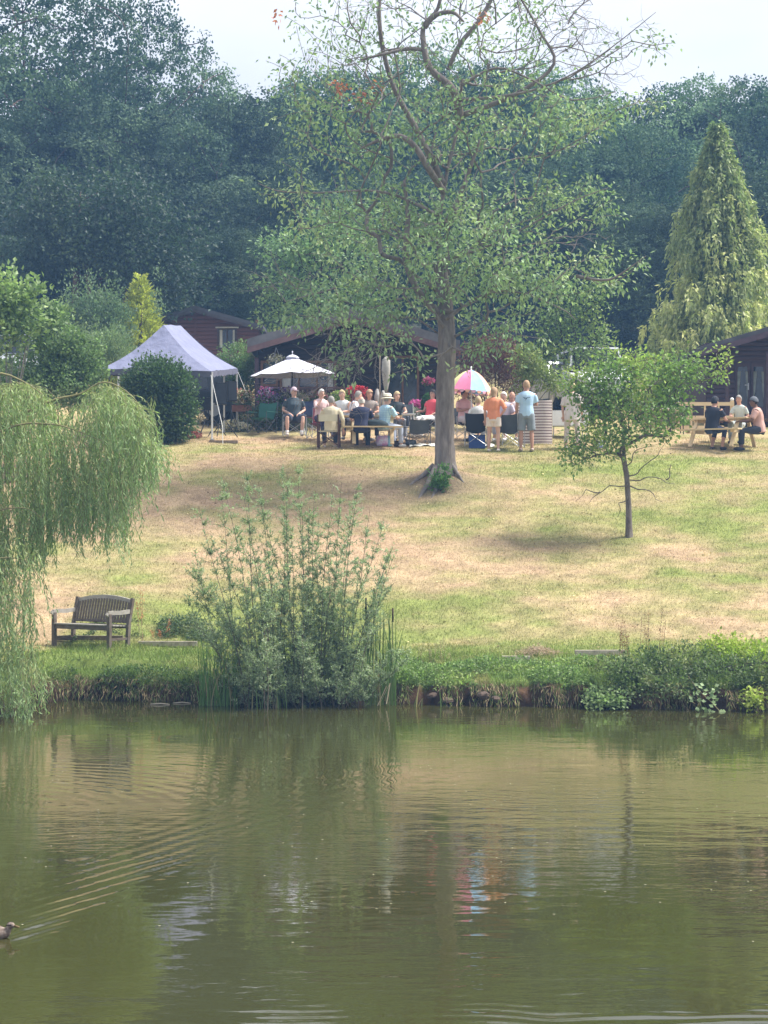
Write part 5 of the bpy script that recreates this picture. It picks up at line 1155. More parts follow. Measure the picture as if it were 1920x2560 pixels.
# ---------------- folding chairs ----------------
CH = {k: mat('chair_' + k, c, .8, .15, 5, .004, 12) for k, c in dict(green=(.035, .13, .10), black=(.02, .022, .026), navy=(.03, .04, .09), grey=(.07, .08, .09), blue=(.05, .08, .2), maroon=(.16, .03, .04)).items()}
def camp_chair(label, px, Y_, rz, cl, group='folding camping chairs', fm=None, loc=None):
    g_ = loc or ground_at(px, Y_); t = thing('camping_chair', label, 'folding chair', g_, rz, group); fm = fm or mat('chair_frame', (.10, .10, .11), .4, .1, metal=.3); c = CH[cl]
    vs = []; n_ = 6                                  # sagging seat, front towards -y
    for i in range(n_ + 1):
        for j in range(n_ + 1):
            u, v_ = i / n_, j / n_; vs.append((-.25 + .5 * u, -.22 + .42 * v_, .44 - .07 * math.sin(PI * u) * math.sin(PI * min(1, v_ * 1.1)) - .03 * v_))
    MB().add(vs, [(i * (n_ + 1) + j, (i + 1) * (n_ + 1) + j, (i + 1) * (n_ + 1) + j + 1, i * (n_ + 1) + j + 1) for i in range(n_) for j in range(n_)]).obj('seat', c, t, True)
    vs = []
    for i in range(n_ + 1):
        for j in range(n_ + 1):
            u, v_ = i / n_, j / n_; w_ = .25 + .03 * v_; vs.append((-w_ + 2 * w_ * u, .20 + .15 * v_ + .05 * math.sin(PI * u), .40 + .48 * v_ - (.03 * math.sin(PI * u) if v_ > .95 else 0)))
    MB().add(vs, [(i * (n_ + 1) + j, (i + 1) * (n_ + 1) + j, (i + 1) * (n_ + 1) + j + 1, i * (n_ + 1) + j + 1) for i in range(n_) for j in range(n_)]).obj('backrest', c, t, True)
    for s in (-1, 1):
        MB().tube([(s * .29, .27, .02), (s * .28, .36, .90)], .010, 6).obj('back_pole', fm, t)
        MB().tube([(s * .30, -.26, .02), (s * .30, -.26, .60)], .010, 6).obj('front_pole', fm, t)
        MB().box((s * .30, .02, .605), (.06, .56, .012)).obj('armrest', c, t)
        MB().tube([(s * .29, -.26, .04), (s * .27, .25, .42)], .008, 5).tube([(s * .29, .27, .04), (s * .27, -.24, .43)], .008, 5).obj('leg', fm, t)
    for y in (-.26, .26): MB().tube([(-.29, y, .04), (.27, y, .42)], .008, 5).tube([(.29, y, .04), (-.27, y, .42)], .008, 5).obj('brace', fm, t)
    return t
camp_chair('empty dark green camping chair right of the gazebo', 655, 52.6, R(-28), 'green')
# ---------------- flowers, pots and clutter in front of the cabin ----------------
POT = {'dark': mat('pot_dark', (.03, .05, .05), .6), 'terra': mat('pot_terracotta', (.35, .16, .11), .8), 'stone': mat('pot_stone', (.4, .38, .36), .9), 'teal': mat('pot_teal', (.04, .14, .13), .5), 'red': mat('pot_red', (.25, .04, .05), .5)}
def flowers(label, px, Y_, z0, wpx, hpx, pot, leafc, petals, n_=500, np_=260, tall=0, shape='trough', name='flower_pot'):
    g_ = ground_at(px, Y_); g_.z += z0; t = thing(name, label, 'flower pot' if pot else 'flowers', g_); w_ = wpx / FPX * Y_; h_ = hpx / FPX * Y_; ph = 0
    if pot:
        ph = .18 if shape == 'trough' else .26
        (MB().box((0, 0, ph / 2), (w_ * .85, .2, ph)) if shape == 'trough' else MB().lathe([(w_ * .2, 0), (w_ * .3, ph * .9), (w_ * .33, ph)], 14)).obj('pot', POT[pot], t, shape != 'trough')
    u = norm(rng.normal(size=(n_, 3))) * rng.random((n_, 1)) ** .4; P = u * [w_ / 2, .2, h_ / 2] + [0, 0, ph + h_ * .42]; P[:, 2] = np.abs(P[:, 2])
    V, F, cc = leaves(P, u + rng.normal(size=P.shape) * .5, .07, .04, leafcol(P, leafc, .3)); link('foliage', np_mesh('foliage', V, F, LEAF, False, cc), t)
    pp = np.array(petals); k = rng.integers(len(pp), size=np_ // 5); u = norm(rng.normal(size=(np_ // 5, 3)) + [0, -.5, .5]); ctr = u * [w_ / 2, .22, h_ / 2] * rng.uniform(.75, 1.1, (len(u), 1)) + [0, 0, ph + h_ * .45]; ctr[:, 2] = np.abs(ctr[:, 2])
    if tall: ctr[:, 2] += rng.random(len(u)) ** 2 * tall
    P = np.repeat(ctr, 5, 0) + rng.normal(size=(len(u) * 5, 3)) * .018; c = np.repeat(pp[k], 5, 0) * np.exp(rng.normal(size=(len(P), 1)) * .15)
    V, F, cc = leaves(P, rng.normal(size=P.shape) + [0, -.5, .3], .055, .05, c, .05); link('blossom', np_mesh('blossom', V, F, PETAL, False, cc), t)
    return t
WF, YF, PKF, RF, VF = (.75, .72, .6), (.75, .66, .35), (.65, .15, .38), (.65, .05, .07), (.3, .2, .5)
flowers('peach and cream flowers in a terracotta box behind the rear gazebo leg', 605, 54.2, .55, 58, 40, 'terra', (.13, .17, .06), [YF, WF, (.6, .3, .25)], 500, 420)
flowers('violet and white flowers in a teal trough under the left of the railing', 665, 55.0, .5, 46, 34, 'teal', (.10, .16, .08), [VF, (.62, .55, .66), PKF], 400, 320, .2)
flowers('pale lilac flowers in the second teal trough under the railing', 712, 55.0, .5, 46, 34, 'teal', (.10, .16, .08), [VF, (.62, .55, .66), WF], 400, 300, .2)
flowers('mound of greenish cream flowers behind the man in the cap', 752, 54.6, .45, 40, 40, 'dark', (.2, .24, .12), [(.6, .62, .4), WF], 500, 240)
flowers('pink and green planter behind the woman with white hair', 800, 54.8, .55, 54, 34, 'dark', (.14, .15, .09), [(.4, .15, .18), (.35, .2, .2)], 500, 200)
flowers('lime green bushy pot behind the picnic party', 850, 54.2, .45, 50, 46, 'dark', (.22, .30, .08), [(.4, .45, .15)], 800, 100)
flowers('bright red geraniums left of the closed parasol', 893, 54.4, .75, 60, 26, 'red', (.16, .1, .06), [RF, (.75, .12, .14)], 260, 620)
flowers('vivid pink flowers in a stone pot by the cabin door', 1040, 54.0, .35, 34, 24, 'stone', (.12, .15, .07), [PKF, (.75, .2, .5)], 240, 400, 0, 'pot')
flowers('pink flowers high beside the cherry trunk', 1070, 55.2, .95, 30, 20, 'dark', (.12, .15, .07), [PKF, (.5, .12, .2)], 240, 260, 0, 'pot')
flowers('silver-leaved plant low behind the woman in red', 1035, 53.4, .05, 34, 36, 'stone', (.3, .34, .28), [(.5, .5, .45)], 400, 120, 0, 'pot')
flowers('heap of cream flowers at the ground right of the front gazebo leg', 578, 53.6, .0, 50, 30, None, (.15, .19, .08), [WF, (.8, .74, .5)], 300, 700, name='flower_bed')
flowers('cream flowers spilling further right along the border', 606, 53.4, .0, 40, 22, None, (.15, .19, .08), [WF, (.8, .74, .5)], 240, 400, name='flower_bed')
flowers('red-leaved seedlings at the foot of the laurel', 485, 51.6, .0, 36, 22, None, (.3, .1, .08), [(.5, .2, .18)], 260, 80, name='flower_bed')
flowers('white-flowering sprig by the laurel and the dark car', 498, 52.0, .35, 22, 40, None, (.2, .16, .1), [WF], 120, 120, name='flower_bed')
bush('bush', 'low dark green hedge behind the empty green chair', 'bush', gp(700, 54.2), [lob(680, 1050, 54.0, 50, 34), lob(740, 1055, 54.0, 40, 30), lob(630, 1040, 54.2, 30, 30)], 3800, .06, .04, (.10, .14, .06), (.17, .21, .09), .3, .25, .6, .3)
# topiary ball
g_ = ground_at(1074, 53.2); t = thing('topiary', 'clipped egg-shaped green bush just left of the cherry trunk', 'topiary', g_); n_ = 3600; u = norm(rng.normal(size=(n_, 3))); P = u * [.22, .22, .32] * rng.uniform(.93, 1.02, (n_, 1)) + [0, 0, zat(1012, 53.2) - g_.z]
V, F, cc = leaves(P, u + rng.normal(size=P.shape) * .6, .045, .03, leafcol(P, (.06, .13, .05), .2)); link('foliage', np_mesh('foliage', V, F, LEAF, False, cc), t); MB().tube([(0, 0, 0), (0, 0, .7)], .03, 6).obj('stem', BARKD, t)
# hanging basket
hb = at(690, 905, 55.5); t = thing('hanging_basket', 'flower basket hanging under the left eave of the cabin', 'hanging basket', hb)
for a_ in (0, 2.1, 4.2): MB().tube([(0, 0, .42), (math.cos(a_) * .17, math.sin(a_) * .17, 0)], .006, 4).obj('chain', METAL, t)
MB().lathe([(.05, -.15), (.14, -.08), (.17, 0)], 12).obj('basket', POT['dark'], t, True); MB().tube([(0, 0, .42), (0, 0, zat(868, 55.5) - hb.z)], .006, 4).obj('hook', BLACK, t)
P = rng.normal(size=(420, 3)) * [.12, .12, .08] + [0, 0, .04]; V, F, cc = leaves(P, rng.normal(size=P.shape), .07, .045, np.where(rng.random((420, 1)) < .35, np.array([[.7, .66, .55]]), leafcol(P, (.2, .2, .1), .3))); link('foliage', np_mesh('foliage', V, F, PETAL, False, cc), t)
# garden ornaments in front of the wall
for px, top, m_ in ((1008 - 65, 972, 'stone'), (958, 976, 'stone')):
    g_ = ground_at(px, 54.6); h_ = zat(top, 54.6) - g_.z; MBt = MB().lathe([(.09, 0), (.11, h_ * .3), (.05, h_ * .6), (.09, h_ * .8), (.03, h_)], 10).obj('garden_statue', POT['stone'], None, True); MBt.location = g_
    props(MBt, 'grey garden figure behind the hat, ' + ('the thinner one on the left' if px < 950 else 'the right one by the folded parasol'), 'statue')

# ---------------- tables, bags and bits ----------------
def table(label, px, Y_, L_, W_, H_, rz, topm, legm, cloth=None):
    g_ = ground_at(px, Y_); t = thing('folding_table', label, 'table', g_, rz); MB().box((0, 0, H_), (L_, W_, .035)).obj('tabletop', topm, t)
    for a_ in (-1, 1):
        for b_ in (-1, 1): MB().tube([(a_ * L_ * .45, b_ * W_ * .42, 0), (a_ * L_ * .42, b_ * W_ * .38, H_ - .02)], .014, 6).obj('leg', legm, t)
    return t
table('white-topped folding table seen through the apple tree', 1664, 52.4, 1.0, .6, .70, 0, WHITE, BLACK)
table('folding table behind the striped windbreak', 1420, 52.0, 1.0, .6, .66, .1, WHITE, METAL)
table('small white garden table left of the woman in red', 1012, 51.8, .5, .5, .62, .2, WHITE, WHITE)
c = MB(); g_ = ground_at(1418, 51.9); vs = []; W_, D_, H_ = .52, .33, .69
ring = [(-W_, -D_), (0, -D_), (W_, -D_), (W_, 0), (W_, D_), (0, D_), (-W_, D_), (-W_, 0)]
for z, k in ((H_ + .02, 1), (H_ - .12, 1.03), (.30, 1.08)): vs += [(x * k, y * k, z) for x, y in ring]
c.add(vs, [(0, 1, 2, 3, 4, 5, 6, 7)] + [(r_ * 8 + i, (r_ + 1) * 8 + i, (r_ + 1) * 8 + (i + 1) % 8, r_ * 8 + (i + 1) % 8) for r_ in range(2) for i in range(8)]); o = c.obj('tablecloth', WHITE); o.location = g_; props(o, 'white cloth over the table behind the windbreak', 'tablecloth')
def bag(label, px, Y_, w_, h_, cols_, name='bag', cat='bag', d_=.14, rz=0):
    g_ = ground_at(px, Y_); t = thing(name, label, cat, g_, rz); m_ = MB(); m_.lathe([(.8, 0), (1, h_ * .3), (.95, h_ * .75), (.8, h_)], 10, (0, 0, 0), w_ / 2, d_ / 2); m_.obj('body', cols_, t, True)
    MB().tube([(-w_ * .2, 0, h_ * .97), (-w_ * .12, 0, h_ * 1.3), (w_ * .12, 0, h_ * 1.3), (w_ * .2, 0, h_ * .97)], .008, 5).obj('handle', cols_, t, True); return t
pk = mat('bag_print', (.75, .8, .9), .6, .1, 9, col2=(.55, .2, .5))
bag('white shopping bag with pink and blue print under the picnic seat', 955, 50.2, .34, .27, pk)
bag('small pale blue bag right beside the pink printed bag', 974, 50.25, .14, .27, mat('bag_blue', (.35, .65, .8), .6))
bag('dark handbag slumped under the picnic table end', 995, 50.3, .26, .16, mat('bag_brown', (.05, .035, .03), .7), rz=.4)
bag('grey rucksack lying right of the brown handbag', 1027, 50.5, .3, .14, mat('bag_grey', (.08, .09, .1), .8))
bag('blue and white bag on the grass under the apple tree', 1497, 50.0, .24, .2, mat('bag_bluewhite', (.75, .78, .85), .6, .1, 12, col2=(.08, .14, .45)))
for px, w_, lab, m_ in ((1060, .75, 'white cloth spread on the grass left of the trunk', 'white'), (1210, .55, 'white sheet on the ground behind the woman in orange', 'white')):
    g_ = ground_at(px, 50.3); vs = []; n_ = 8
    for i in range(n_ + 1):
        for j in range(4): x = -w_ / 2 + w_ * i / n_; y = -.18 + .12 * j; vs.append((x, y, gz(g_.x + x, g_.y + y) - g_.z + .03 + .02 * math.sin(i * 1.7 + j)))
    o = MB().add(vs, [(i * 4 + j, (i + 1) * 4 + j, (i + 1) * 4 + j + 1, i * 4 + j + 1) for i in range(n_) for j in range(3)]).obj('blanket', mat('sheet_white', (.75, .74, .68), .9), None, True); o.location = g_; props(o, lab, 'blanket')
g_ = ground_at(1193, 50.0); t = thing('cool_box', 'bright blue cool box under the black camping chair', 'cool box', g_); MB().box((0, .1, .17), (.42, .28, .33)).obj('body', mat('cool_blue', (.04, .08, .28), .6, .2), t); MB().box((0, .1, .345), (.44, .3, .02)).obj('lid', mat('cool_navy', (.02, .03, .1), .6), t)
g_ = ground_at(942, 50.4); o = MB().ball((0, 0, .12), .2, 14, 8, (1.5, .6, .55)).obj('folded_coat', mat('coat_dark', (.035, .05, .055), .9, .3, 5, .02, 12), None, True); o.location = (g_.x, g_.y - .62, g_.z + .40); o.rotation_euler = (0, .12, 0); props(o, 'dark green coat heaped on the near seat of the crowded picnic table', 'coat')
for px, lab in ((1018, 'green glass bottle at the end of the crowded picnic table'),):
    g_ = ground_at(px - 30, 50.4); o = MB().lathe([(.036, 0), (.038, .18), (.014, .24), (.014, .30)], 10).obj('bottle', mat('bottle_green', (.03, .07, .04), .2), None, True); o.location = (g_.x - .02, g_.y, g_.z + .755); props(o, lab, 'bottle')
g_ = ground_at(1019, 50.6); o = MB().lathe([(.035, 0), (.04, .02), (.04, .24), (.03, .27)], 10).obj('flask', mat('flask_grey', (.06, .065, .08), .3), None, True); o.location = (g_.x, g_.y, g_.z + .47); props(o, 'dark grey flask standing on the arm of the low chair', 'flask')
for i, px in enumerate((668, 680, 692)):
    g_ = ground_at(px, 54.9); o = MB().box((0, 0, .05), (.09, .05, .08)).lathe([(.05, .09), (.03, .11)], 8).obj('lantern', mat('lantern_white', (.7, .7, .72), .6), None); o.location = (g_.x, g_.y - .2, g_.z + .30)
    props(o, ('leftmost', 'middle', 'rightmost')[i] + ' of three small white lights on the planter shelf', 'lantern')
g_ = ground_at(690, 54.8); t = thing('planter_shelf', 'dark plank shelf carrying the teal planters', 'shelf', g_); MB().box((0, 0, .38), (1.15, .34, .04)).obj('shelf_board', LOGD, t); MB().box((0, .05, .26), (1.1, .03, .14)).obj('apron', LOGD, t)
for s in (-1, 1): MB().box((s * .5, 0, .18), (.06, .3, .36)).obj('leg', LOGD, t)

# ---------------- cars ----------------
def car(label, px, Y_, rz, paint, H_=1.5, L_=4.3, W_=1.75, cat='car', group=None, van=False):
    g_ = ground_at(px, Y_); t = thing('parked_car', label, cat, g_, rz, group); k = H_ / 1.5
    lower = [(-L_ / 2, .28), (-L_ / 2 + .05, .75 * k), (-L_ / 2 + .25, .88 * k), (L_ / 2 - 1.25, .92 * k), (L_ / 2 - .25, .78 * k), (L_ / 2, .6 * k), (L_ / 2, .28)]
    top = [(-L_ / 2 + .25, .88 * k), (-L_ / 2 + (.35 if van else .75), H_ - .02), (-L_ / 2 + (.6 if van else 1.1), H_), (L_ / 2 - (1.7 if not van else 1.4), H_), (L_ / 2 - 1.15, .92 * k)]
    b_ = MB().prism(lower, -W_ / 2, W_ / 2).obj('body', paint, t)
    c = MB(); q = [(x, z) for x, z in top]; vs = [(x, -W_ / 2 + .02 + (z - .88 * k) * .22, z) for x, z in q] + [(x, W_ / 2 - .02 - (z - .88 * k) * .22, z) for x, z in q]; n_ = len(q)
    c.add(vs, [tuple(range(n_)), tuple(reversed(range(n_, 2 * n_)))] + [((i + 1) % n_, i, n_ + i, n_ + (i + 1) % n_) for i in range(n_)]); c.obj('cabin_top', paint, t)
    for s in (-1, 1):
        for (xa, xb) in ((-L_ / 2 + .95, -L_ / 2 + 1.75), (-L_ / 2 + 1.85, L_ / 2 - 1.75)):
            z0, z1 = .95 * k, H_ - .1; yo = lambda z: s * (W_ / 2 - .012 - (z - .88 * k) * .22); MB().add([(xa, yo(z0), z0), (xb + .15, yo(z0), z0), (xb, yo(z1), z1), (xa + .08, yo(z1), z1)], [(0, 1, 2, 3)] if s < 0 else [(3, 2, 1, 0)]).obj('side_window', GLASS, t)
        MB().box((L_ / 2 - 1.35, s * (W_ / 2 + .09), 1.0 * k), (.12, .16, .12)).obj('wing_mirror', paint, t)
        for x in (-L_ / 2 + .8, L_ / 2 - .85):
            wh = MB(); wh.lathe([(.30, -.1), (.33, -.06), (.33, .06), (.30, .1)], 20); wh.v = [(x + v_[0], s * (W_ / 2 - .1) + v_[2], .33 + v_[1]) for v_ in wh.v]; o = wh.obj('wheel', BLACK, t, True)
            rm_ = MB(); rm_.lathe([(.2, 0), (.2, .01)], 14); rm_.v = [(x + v_[0], s * (W_ / 2 + .005) + s * v_[2], .33 + v_[1]) for v_ in rm_.v]; rm_.obj('rim', METAL, o)
        MB().box((L_ / 2 - .04, s * W_ * .36, .66 * k), (.1, .3, .13)).obj('headlight', mat('lamp_clear', (.7, .7, .72), .2), t); MB().box((-L_ / 2 + .02, s * W_ * .40, .74 * k), (.08, .22, .14)).obj('tail_light', mat('lamp_red', (.4, .02, .02), .3), t)
    xa, xb = L_ / 2 - 1.14, L_ / 2 - (1.66 if not van else 1.38); MB().add([(xa, -W_ / 2 + .12, .97 * k), (xa, W_ / 2 - .12, .97 * k), (xb + .01, W_ / 2 - .25, H_ - .06), (xb + .01, -W_ / 2 + .25, H_ - .06)], [(0, 1, 2, 3)]).obj('windscreen', GLASS, t)
    xa, xb = -L_ / 2 + .27, -L_ / 2 + (.35 if van else .72); MB().add([(xa - .02, W_ / 2 - .14, .95 * k), (xa - .02, -W_ / 2 + .14, .95 * k), (xb - .02, -W_ / 2 + .25, H_ - .08), (xb - .02, W_ / 2 - .25, H_ - .08)], [(0, 1, 2, 3)]).obj('rear_window', GLASS, t)
    MB().box((L_ / 2 + .01, 0, .42), (.05, W_ * .9, .16)).obj('bumper', BLACK, t); MB().box((-L_ / 2 - .01, 0, .42), (.05, W_ * .9, .16)).obj('bumper', BLACK, t)
    return t
SILV = mat('paint_silver', (.55, .57, .6), .3, .04, metal=.4); DKP = mat('paint_dark', (.03, .035, .04), .25, .1)
car('silver off-roader parked among the shrubs at the far left', 25, 70, R(-78), SILV, 1.95, 4.6, 1.9, 'car', None, True)
car('dark car half hidden behind the laurel and gazebo', 440, 57.4, R(172), DKP, 1.45)
car('silver car parked behind the striped windbreak', 1400, 62, R(-70), SILV, 1.5)
car('white van with blue windscreen behind the person in the striped shirt', 1475, 61, R(-85), mat('paint_white', (.7, .72, .74), .3, .04), 2.0, 4.6, 1.85, 'van', None, True)
# ---------------- people ----------------
def remesh(m_, vox, mt, name, extra=None):
    me = m_.mesh(name, mt); o = bpy.data.objects.new('tmp', me); C.objects.link(o)
    md = o.modifiers.new('r', 'REMESH'); md.mode = 'VOXEL'; md.voxel_size = vox
    sm_ = o.modifiers.new('s', 'SMOOTH'); sm_.factor = .5; sm_.iterations = 2
    r_ = bpy.data.meshes.new_from_object(o.evaluated_get(bpy.context.evaluated_depsgraph_get())); bpy.data.objects.remove(o); bpy.data.meshes.remove(me)
    if extra is not None:
        v = [tuple(x.co) for x in r_.vertices]; f = [tuple(p.vertices) for p in r_.polygons]; bpy.data.meshes.remove(r_); q = MB(); q.add(v, f); q.add(extra.v, extra.f); return q.mesh(name, mt, True)
    r_.name = name; r_.materials.clear(); r_.materials.append(mt); r_.polygons.foreach_set('use_smooth', [True] * len(r_.polygons)); return r_
def ellip(m, pts, ra, rb, side=(1, 0, 0), n=12):
    pts = [Vector(p) for p in pts]; vs = []; fs = []; N_ = len(pts); side = Vector(side)
    for i, p in enumerate(pts):
        t = (pts[min(i + 1, N_ - 1)] - pts[max(i - 1, 0)]).normalized(); x = (side - t * side.dot(t)).normalized(); y = t.cross(x)
        for k in range(n): a_ = 2 * PI * k / n; vs.append(p + x * math.cos(a_) * ra[i] + y * math.sin(a_) * rb[i])
    for i in range(N_ - 1):
        for k in range(n): k2 = (k + 1) % n; fs.append((i * n + k, i * n + k2, (i + 1) * n + k2, (i + 1) * n + k))
    fs.append(tuple(reversed(range(n)))); fs.append(tuple((N_ - 1) * n + k for k in range(n))); m.add(vs, fs)
ARMS = dict(down=((.05, .03, -.29), (.06, -.06, -.54)), table=((.07, -.13, -.25), (-.04, -.38, -.27)), lap=((.10, .02, -.27), (-.06, -.20, -.38)), knee=((.09, -.08, -.27), (-.02, -.33, -.36)),
            chin=((.06, -.17, -.22), (-.10, -.20, .04)), hip=((.14, .04, -.26), (-.02, -.10, -.42)), chair=((.13, .02, -.26), (.12, -.22, -.27)), cross=((.07, -.06, -.27), (-.16, -.18, -.22)), drop=((.10, .08, -.28), (.12, .02, -.54)))
def lum(c): return c
SKIN = {'pale': mat('skin_pale', (.62, .38, .29), .55, .06, 8), 'tan': mat('skin_tan', (.50, .28, .20), .55, .06, 8), 'brown': mat('skin_brown', (.16, .085, .055), .55, .08, 8)}
HAIRM = {k: mat('hair_' + k, c, .8, .25, 40, .004, 60) for k, c in dict(white=(.62, .60, .56), grey=(.30, .28, .26), blonde=(.50, .38, .22), black=(.02, .016, .015), brown=(.16, .10, .06), strawb=(.42, .28, .17)).items()}
_cl = {}
def cloth(c, c2=None):
    k = (c, c2)
    if k not in _cl: _cl[k] = mat('fabric_%d' % len(_cl), c, .85, .10, 5, .01, 9, col2=c2)
    return _cl[k]
def checkmat(name, ca, cb, sc, axis_=None):
    m = bpy.data.materials.new(name); m.use_nodes = True; n = m.node_tree; b = n.nodes['Principled BSDF']; b.inputs['Roughness'].default_value = .85; t = n.nodes.new('ShaderNodeTexCoord'); s = n.nodes.new('ShaderNodeSeparateXYZ'); n.links.new(t.outputs['Object'], s.inputs[0])
    outs = []
    for ax in ((0, 2) if axis_ is None else (axis_,)):
        a_ = n.nodes.new('ShaderNodeMath'); a_.operation = 'MULTIPLY'; a_.inputs[1].default_value = sc; n.links.new(s.outputs[ax], a_.inputs[0]); f = n.nodes.new('ShaderNodeMath'); f.operation = 'FRACT'; n.links.new(a_.outputs[0], f.inputs[0])
        g = n.nodes.new('ShaderNodeMath'); g.operation = 'GREATER_THAN'; g.inputs[1].default_value = .72; n.links.new(f.outputs[0], g.inputs[0]); outs.append(g.outputs[0])
    v = outs[0]
    if len(outs) > 1: q = n.nodes.new('ShaderNodeMath'); q.operation = 'MAXIMUM'; n.links.new(outs[0], q.inputs[0]); n.links.new(outs[1], q.inputs[1]); v = q.outputs[0]
    mq = n.nodes.new('ShaderNodeMix'); mq.data_type = 'RGBA'; mq.inputs[6].default_value = (*ca, 1); mq.inputs[7].default_value = (*cb, 1); n.links.new(v, mq.inputs[0]); n.links.new(mq.outputs[2], b.inputs['Base Color']); return m
def person(label, px, Y_, rz, sit=None, lean=0., arms=('down', 'down'), skin='pale', hair='grey', hstyle='short', top=(.5, .5, .5), sleeve=.55, bottom=(.1, .1, .1), legs=1., hat=None, s=1., w_=1., belly=0, shoe=(.6, .6, .6), knees=None, turn=0, nod=0,
           loc=None, topm=None, skirt=False, feet_off=0, long_top=0, stance=.10, socks=False):
    g_ = loc or ground_at(px, Y_); t = thing('person', label, 'person', g_, rz); sk = SKIN[skin]
    hz_ = (sit + .10) if sit else .92 * s
    hip = Vector((0, 0, hz_)); cl_, sl_ = math.cos(lean), math.sin(lean)
    def up(x, y, z): return hip + Vector((x, y * cl_ - z * sl_, z * cl_ + y * sl_))   # leaning forward towards -y
    def torso(m, g=0., lo=-.06, neck=True, flare=0):
        zz = [lo, .04, .18, .30, .42, .49, .525]; ra = [.160 + flare, .158 + flare * .5, .142, .158, .178, .150, .075]; rb = [.115 + flare, .118, .105, .118, .108, .080, .055]
        ra = [(r_ + g) * w_ for r_ in ra]; rb = [(r_ + g) * w_ + (belly * (.04 if i in (1, 2, 3) else 0)) for i, r_ in enumerate(rb)]; ellip(m, [up(0, -belly * .02 if i in (1, 2, 3) else 0, z * s) for i, z in enumerate(zz)], [r_ * s for r_ in ra], [r_ * s for r_ in rb])
    sh = {k: up(k * .175 * w_ * s, 0, .465 * s) for k in (-1, 1)}; J = {}
    for k in (-1, 1):
        e, wv = ARMS[arms[0 if k < 0 else 1]]; el_ = sh[k] + Vector((e[0] * k, e[1] * cl_, e[2])) * s; wr = sh[k] + Vector((wv[0] * k, wv[1], wv[2])) * s; J[k] = (sh[k], el_, wr)
    LG = {}
    for k in (-1, 1):
        h0 = hip + Vector((k * .09 * s * w_, 0, -.02))
        if sit:
            kx, ky, fx, fy = (knees or {}).get(k, (.15, -.42, .14, -.44)); kn = Vector((k * kx * s, ky * s, sit + .06)); an = Vector((k * fx * s, fy * s, .09 * s))
        else:
            kn = Vector((k * (.09 + stance * .5) * s, -.02 + feet_off * k * .05, .49 * s)); an = Vector((k * (.08 + stance * .8) * s, .03 + feet_off * k * .1, .085 * s))
        LG[k] = (h0, kn, an)
    m = MB(); torso(m); neck = up(0, -.01, .50 * s); hc = up(0, -.035, .665 * s) + Vector((0, -.02 * nod, -.02 * nod)); Rh = Matrix.Rotation(turn, 3, 'Z') @ Matrix.Rotation(nod * .3, 3, 'X')
    ellip(m, [neck, neck.lerp(hc, .45), hc + Vector((0, .01, -.03))], [.060 * s] * 3, [.058 * s] * 3)
    H = lambda x, y, z: hc + Rh @ (Vector((x, y, z)) * s)
    hm = MB(); hm.ball((0, 0, .01), 1, 16, 12, (.077 * s, .096 * s, .112 * s)); hm.ball((0, -.022 * s, -.055 * s), 1, 12, 8, (.055 * s, .062 * s, .058 * s)); hm.ball((0, -.094 * s, -.012 * s), 1, 8, 6, (.014 * s, .020 * s, .026 * s))
    for k in (-1, 1): hm.ball((k * .079 * s, .005, -.01 * s), 1, 8, 6, (.012 * s, .022 * s, .032 * s))
    m.add([hc + Rh @ Vector(v) for v in hm.v], hm.f)
    ex = MB()
    for k in (-1, 1):
        a_, e, wv = J[k]; ellip(m, [a_, a_.lerp(e, .5), e, e.lerp(wv, .35), wv], [.050 * s * w_, .045 * s * w_, .037 * s, .037 * s, .026 * s], [.052 * s * w_, .046 * s * w_, .038 * s, .038 * s, .022 * s])
        d = (wv - e).normalized(); sd = d.cross(Vector((0, 0, 1))); sd = sd.normalized() if sd.length > .2 else Vector((0, 1, 0)); nn = sd.cross(d); pc_ = wv + d * .045 * s; ellip(m, [wv - d * .01, wv + d * .03 * s, wv + d * .085 * s], [.026 * s, .038 * s, .036 * s], [.018 * s, .017 * s, .014 * s], sd)
        for f_, (o_, L_) in enumerate(((-.027, .062), (-.009, .074), (.009, .070), (.026, .054))):
            b_ = wv + d * .082 * s + sd * o_ * s; c1 = b_ + d * L_ * .5 * s - nn * .008 * s; c2 = c1 + d * L_ * .42 * s - nn * .022 * s; ex.tube([b_ - d * .02 * s, b_, c1, c2], [.0088 * s, .0088 * s, .008 * s, .006 * s], 6)
        b_ = wv + d * .02 * s + sd * .03 * s * (-k); ex.tube([b_, b_ + d * .03 * s - sd * k * .02 * s, b_ + d * .058 * s - sd * k * .022 * s - nn * .01], [.011 * s, .010 * s, .007 * s], 6)
        h0, kn, an = LG[k]; ellip(m, [h0, h0.lerp(kn, .5), kn, kn.lerp(an, .3), an], [.082 * s * w_, .072 * s * w_, .052 * s, .054 * s, .036 * s], [.09 * s * w_, .075 * s * w_, .054 * s, .058 * s, .038 * s])
        m.ball(an + Vector((0, -.05 * s, -.04 * s)), 1, 10, 7, (.042 * s, .115 * s, .04 * s))
    link('body', remesh(m, .017, sk, 'body', ex), t)
    eye = MB(); mo = MB()
    for k in (-1, 1): eye.ball(H(k * .030, -.087, .012), .010 * s, 8, 5)
    eye.obj('eyes', mat('eye_dark', (.03, .025, .02), .3), t); mo.add([H(-.024, -.0815, -.058), H(0, -.0875, -.061), H(.024, -.0815, -.058), H(0, -.086, -.053)], [(0, 1, 2, 3)]); mo.obj('mouth', mat('lips', (.35, .12, .10), .5), t)
    # shirt
    m = MB(); torso(m, .014, -.10 - long_top, flare=long_top * .12)
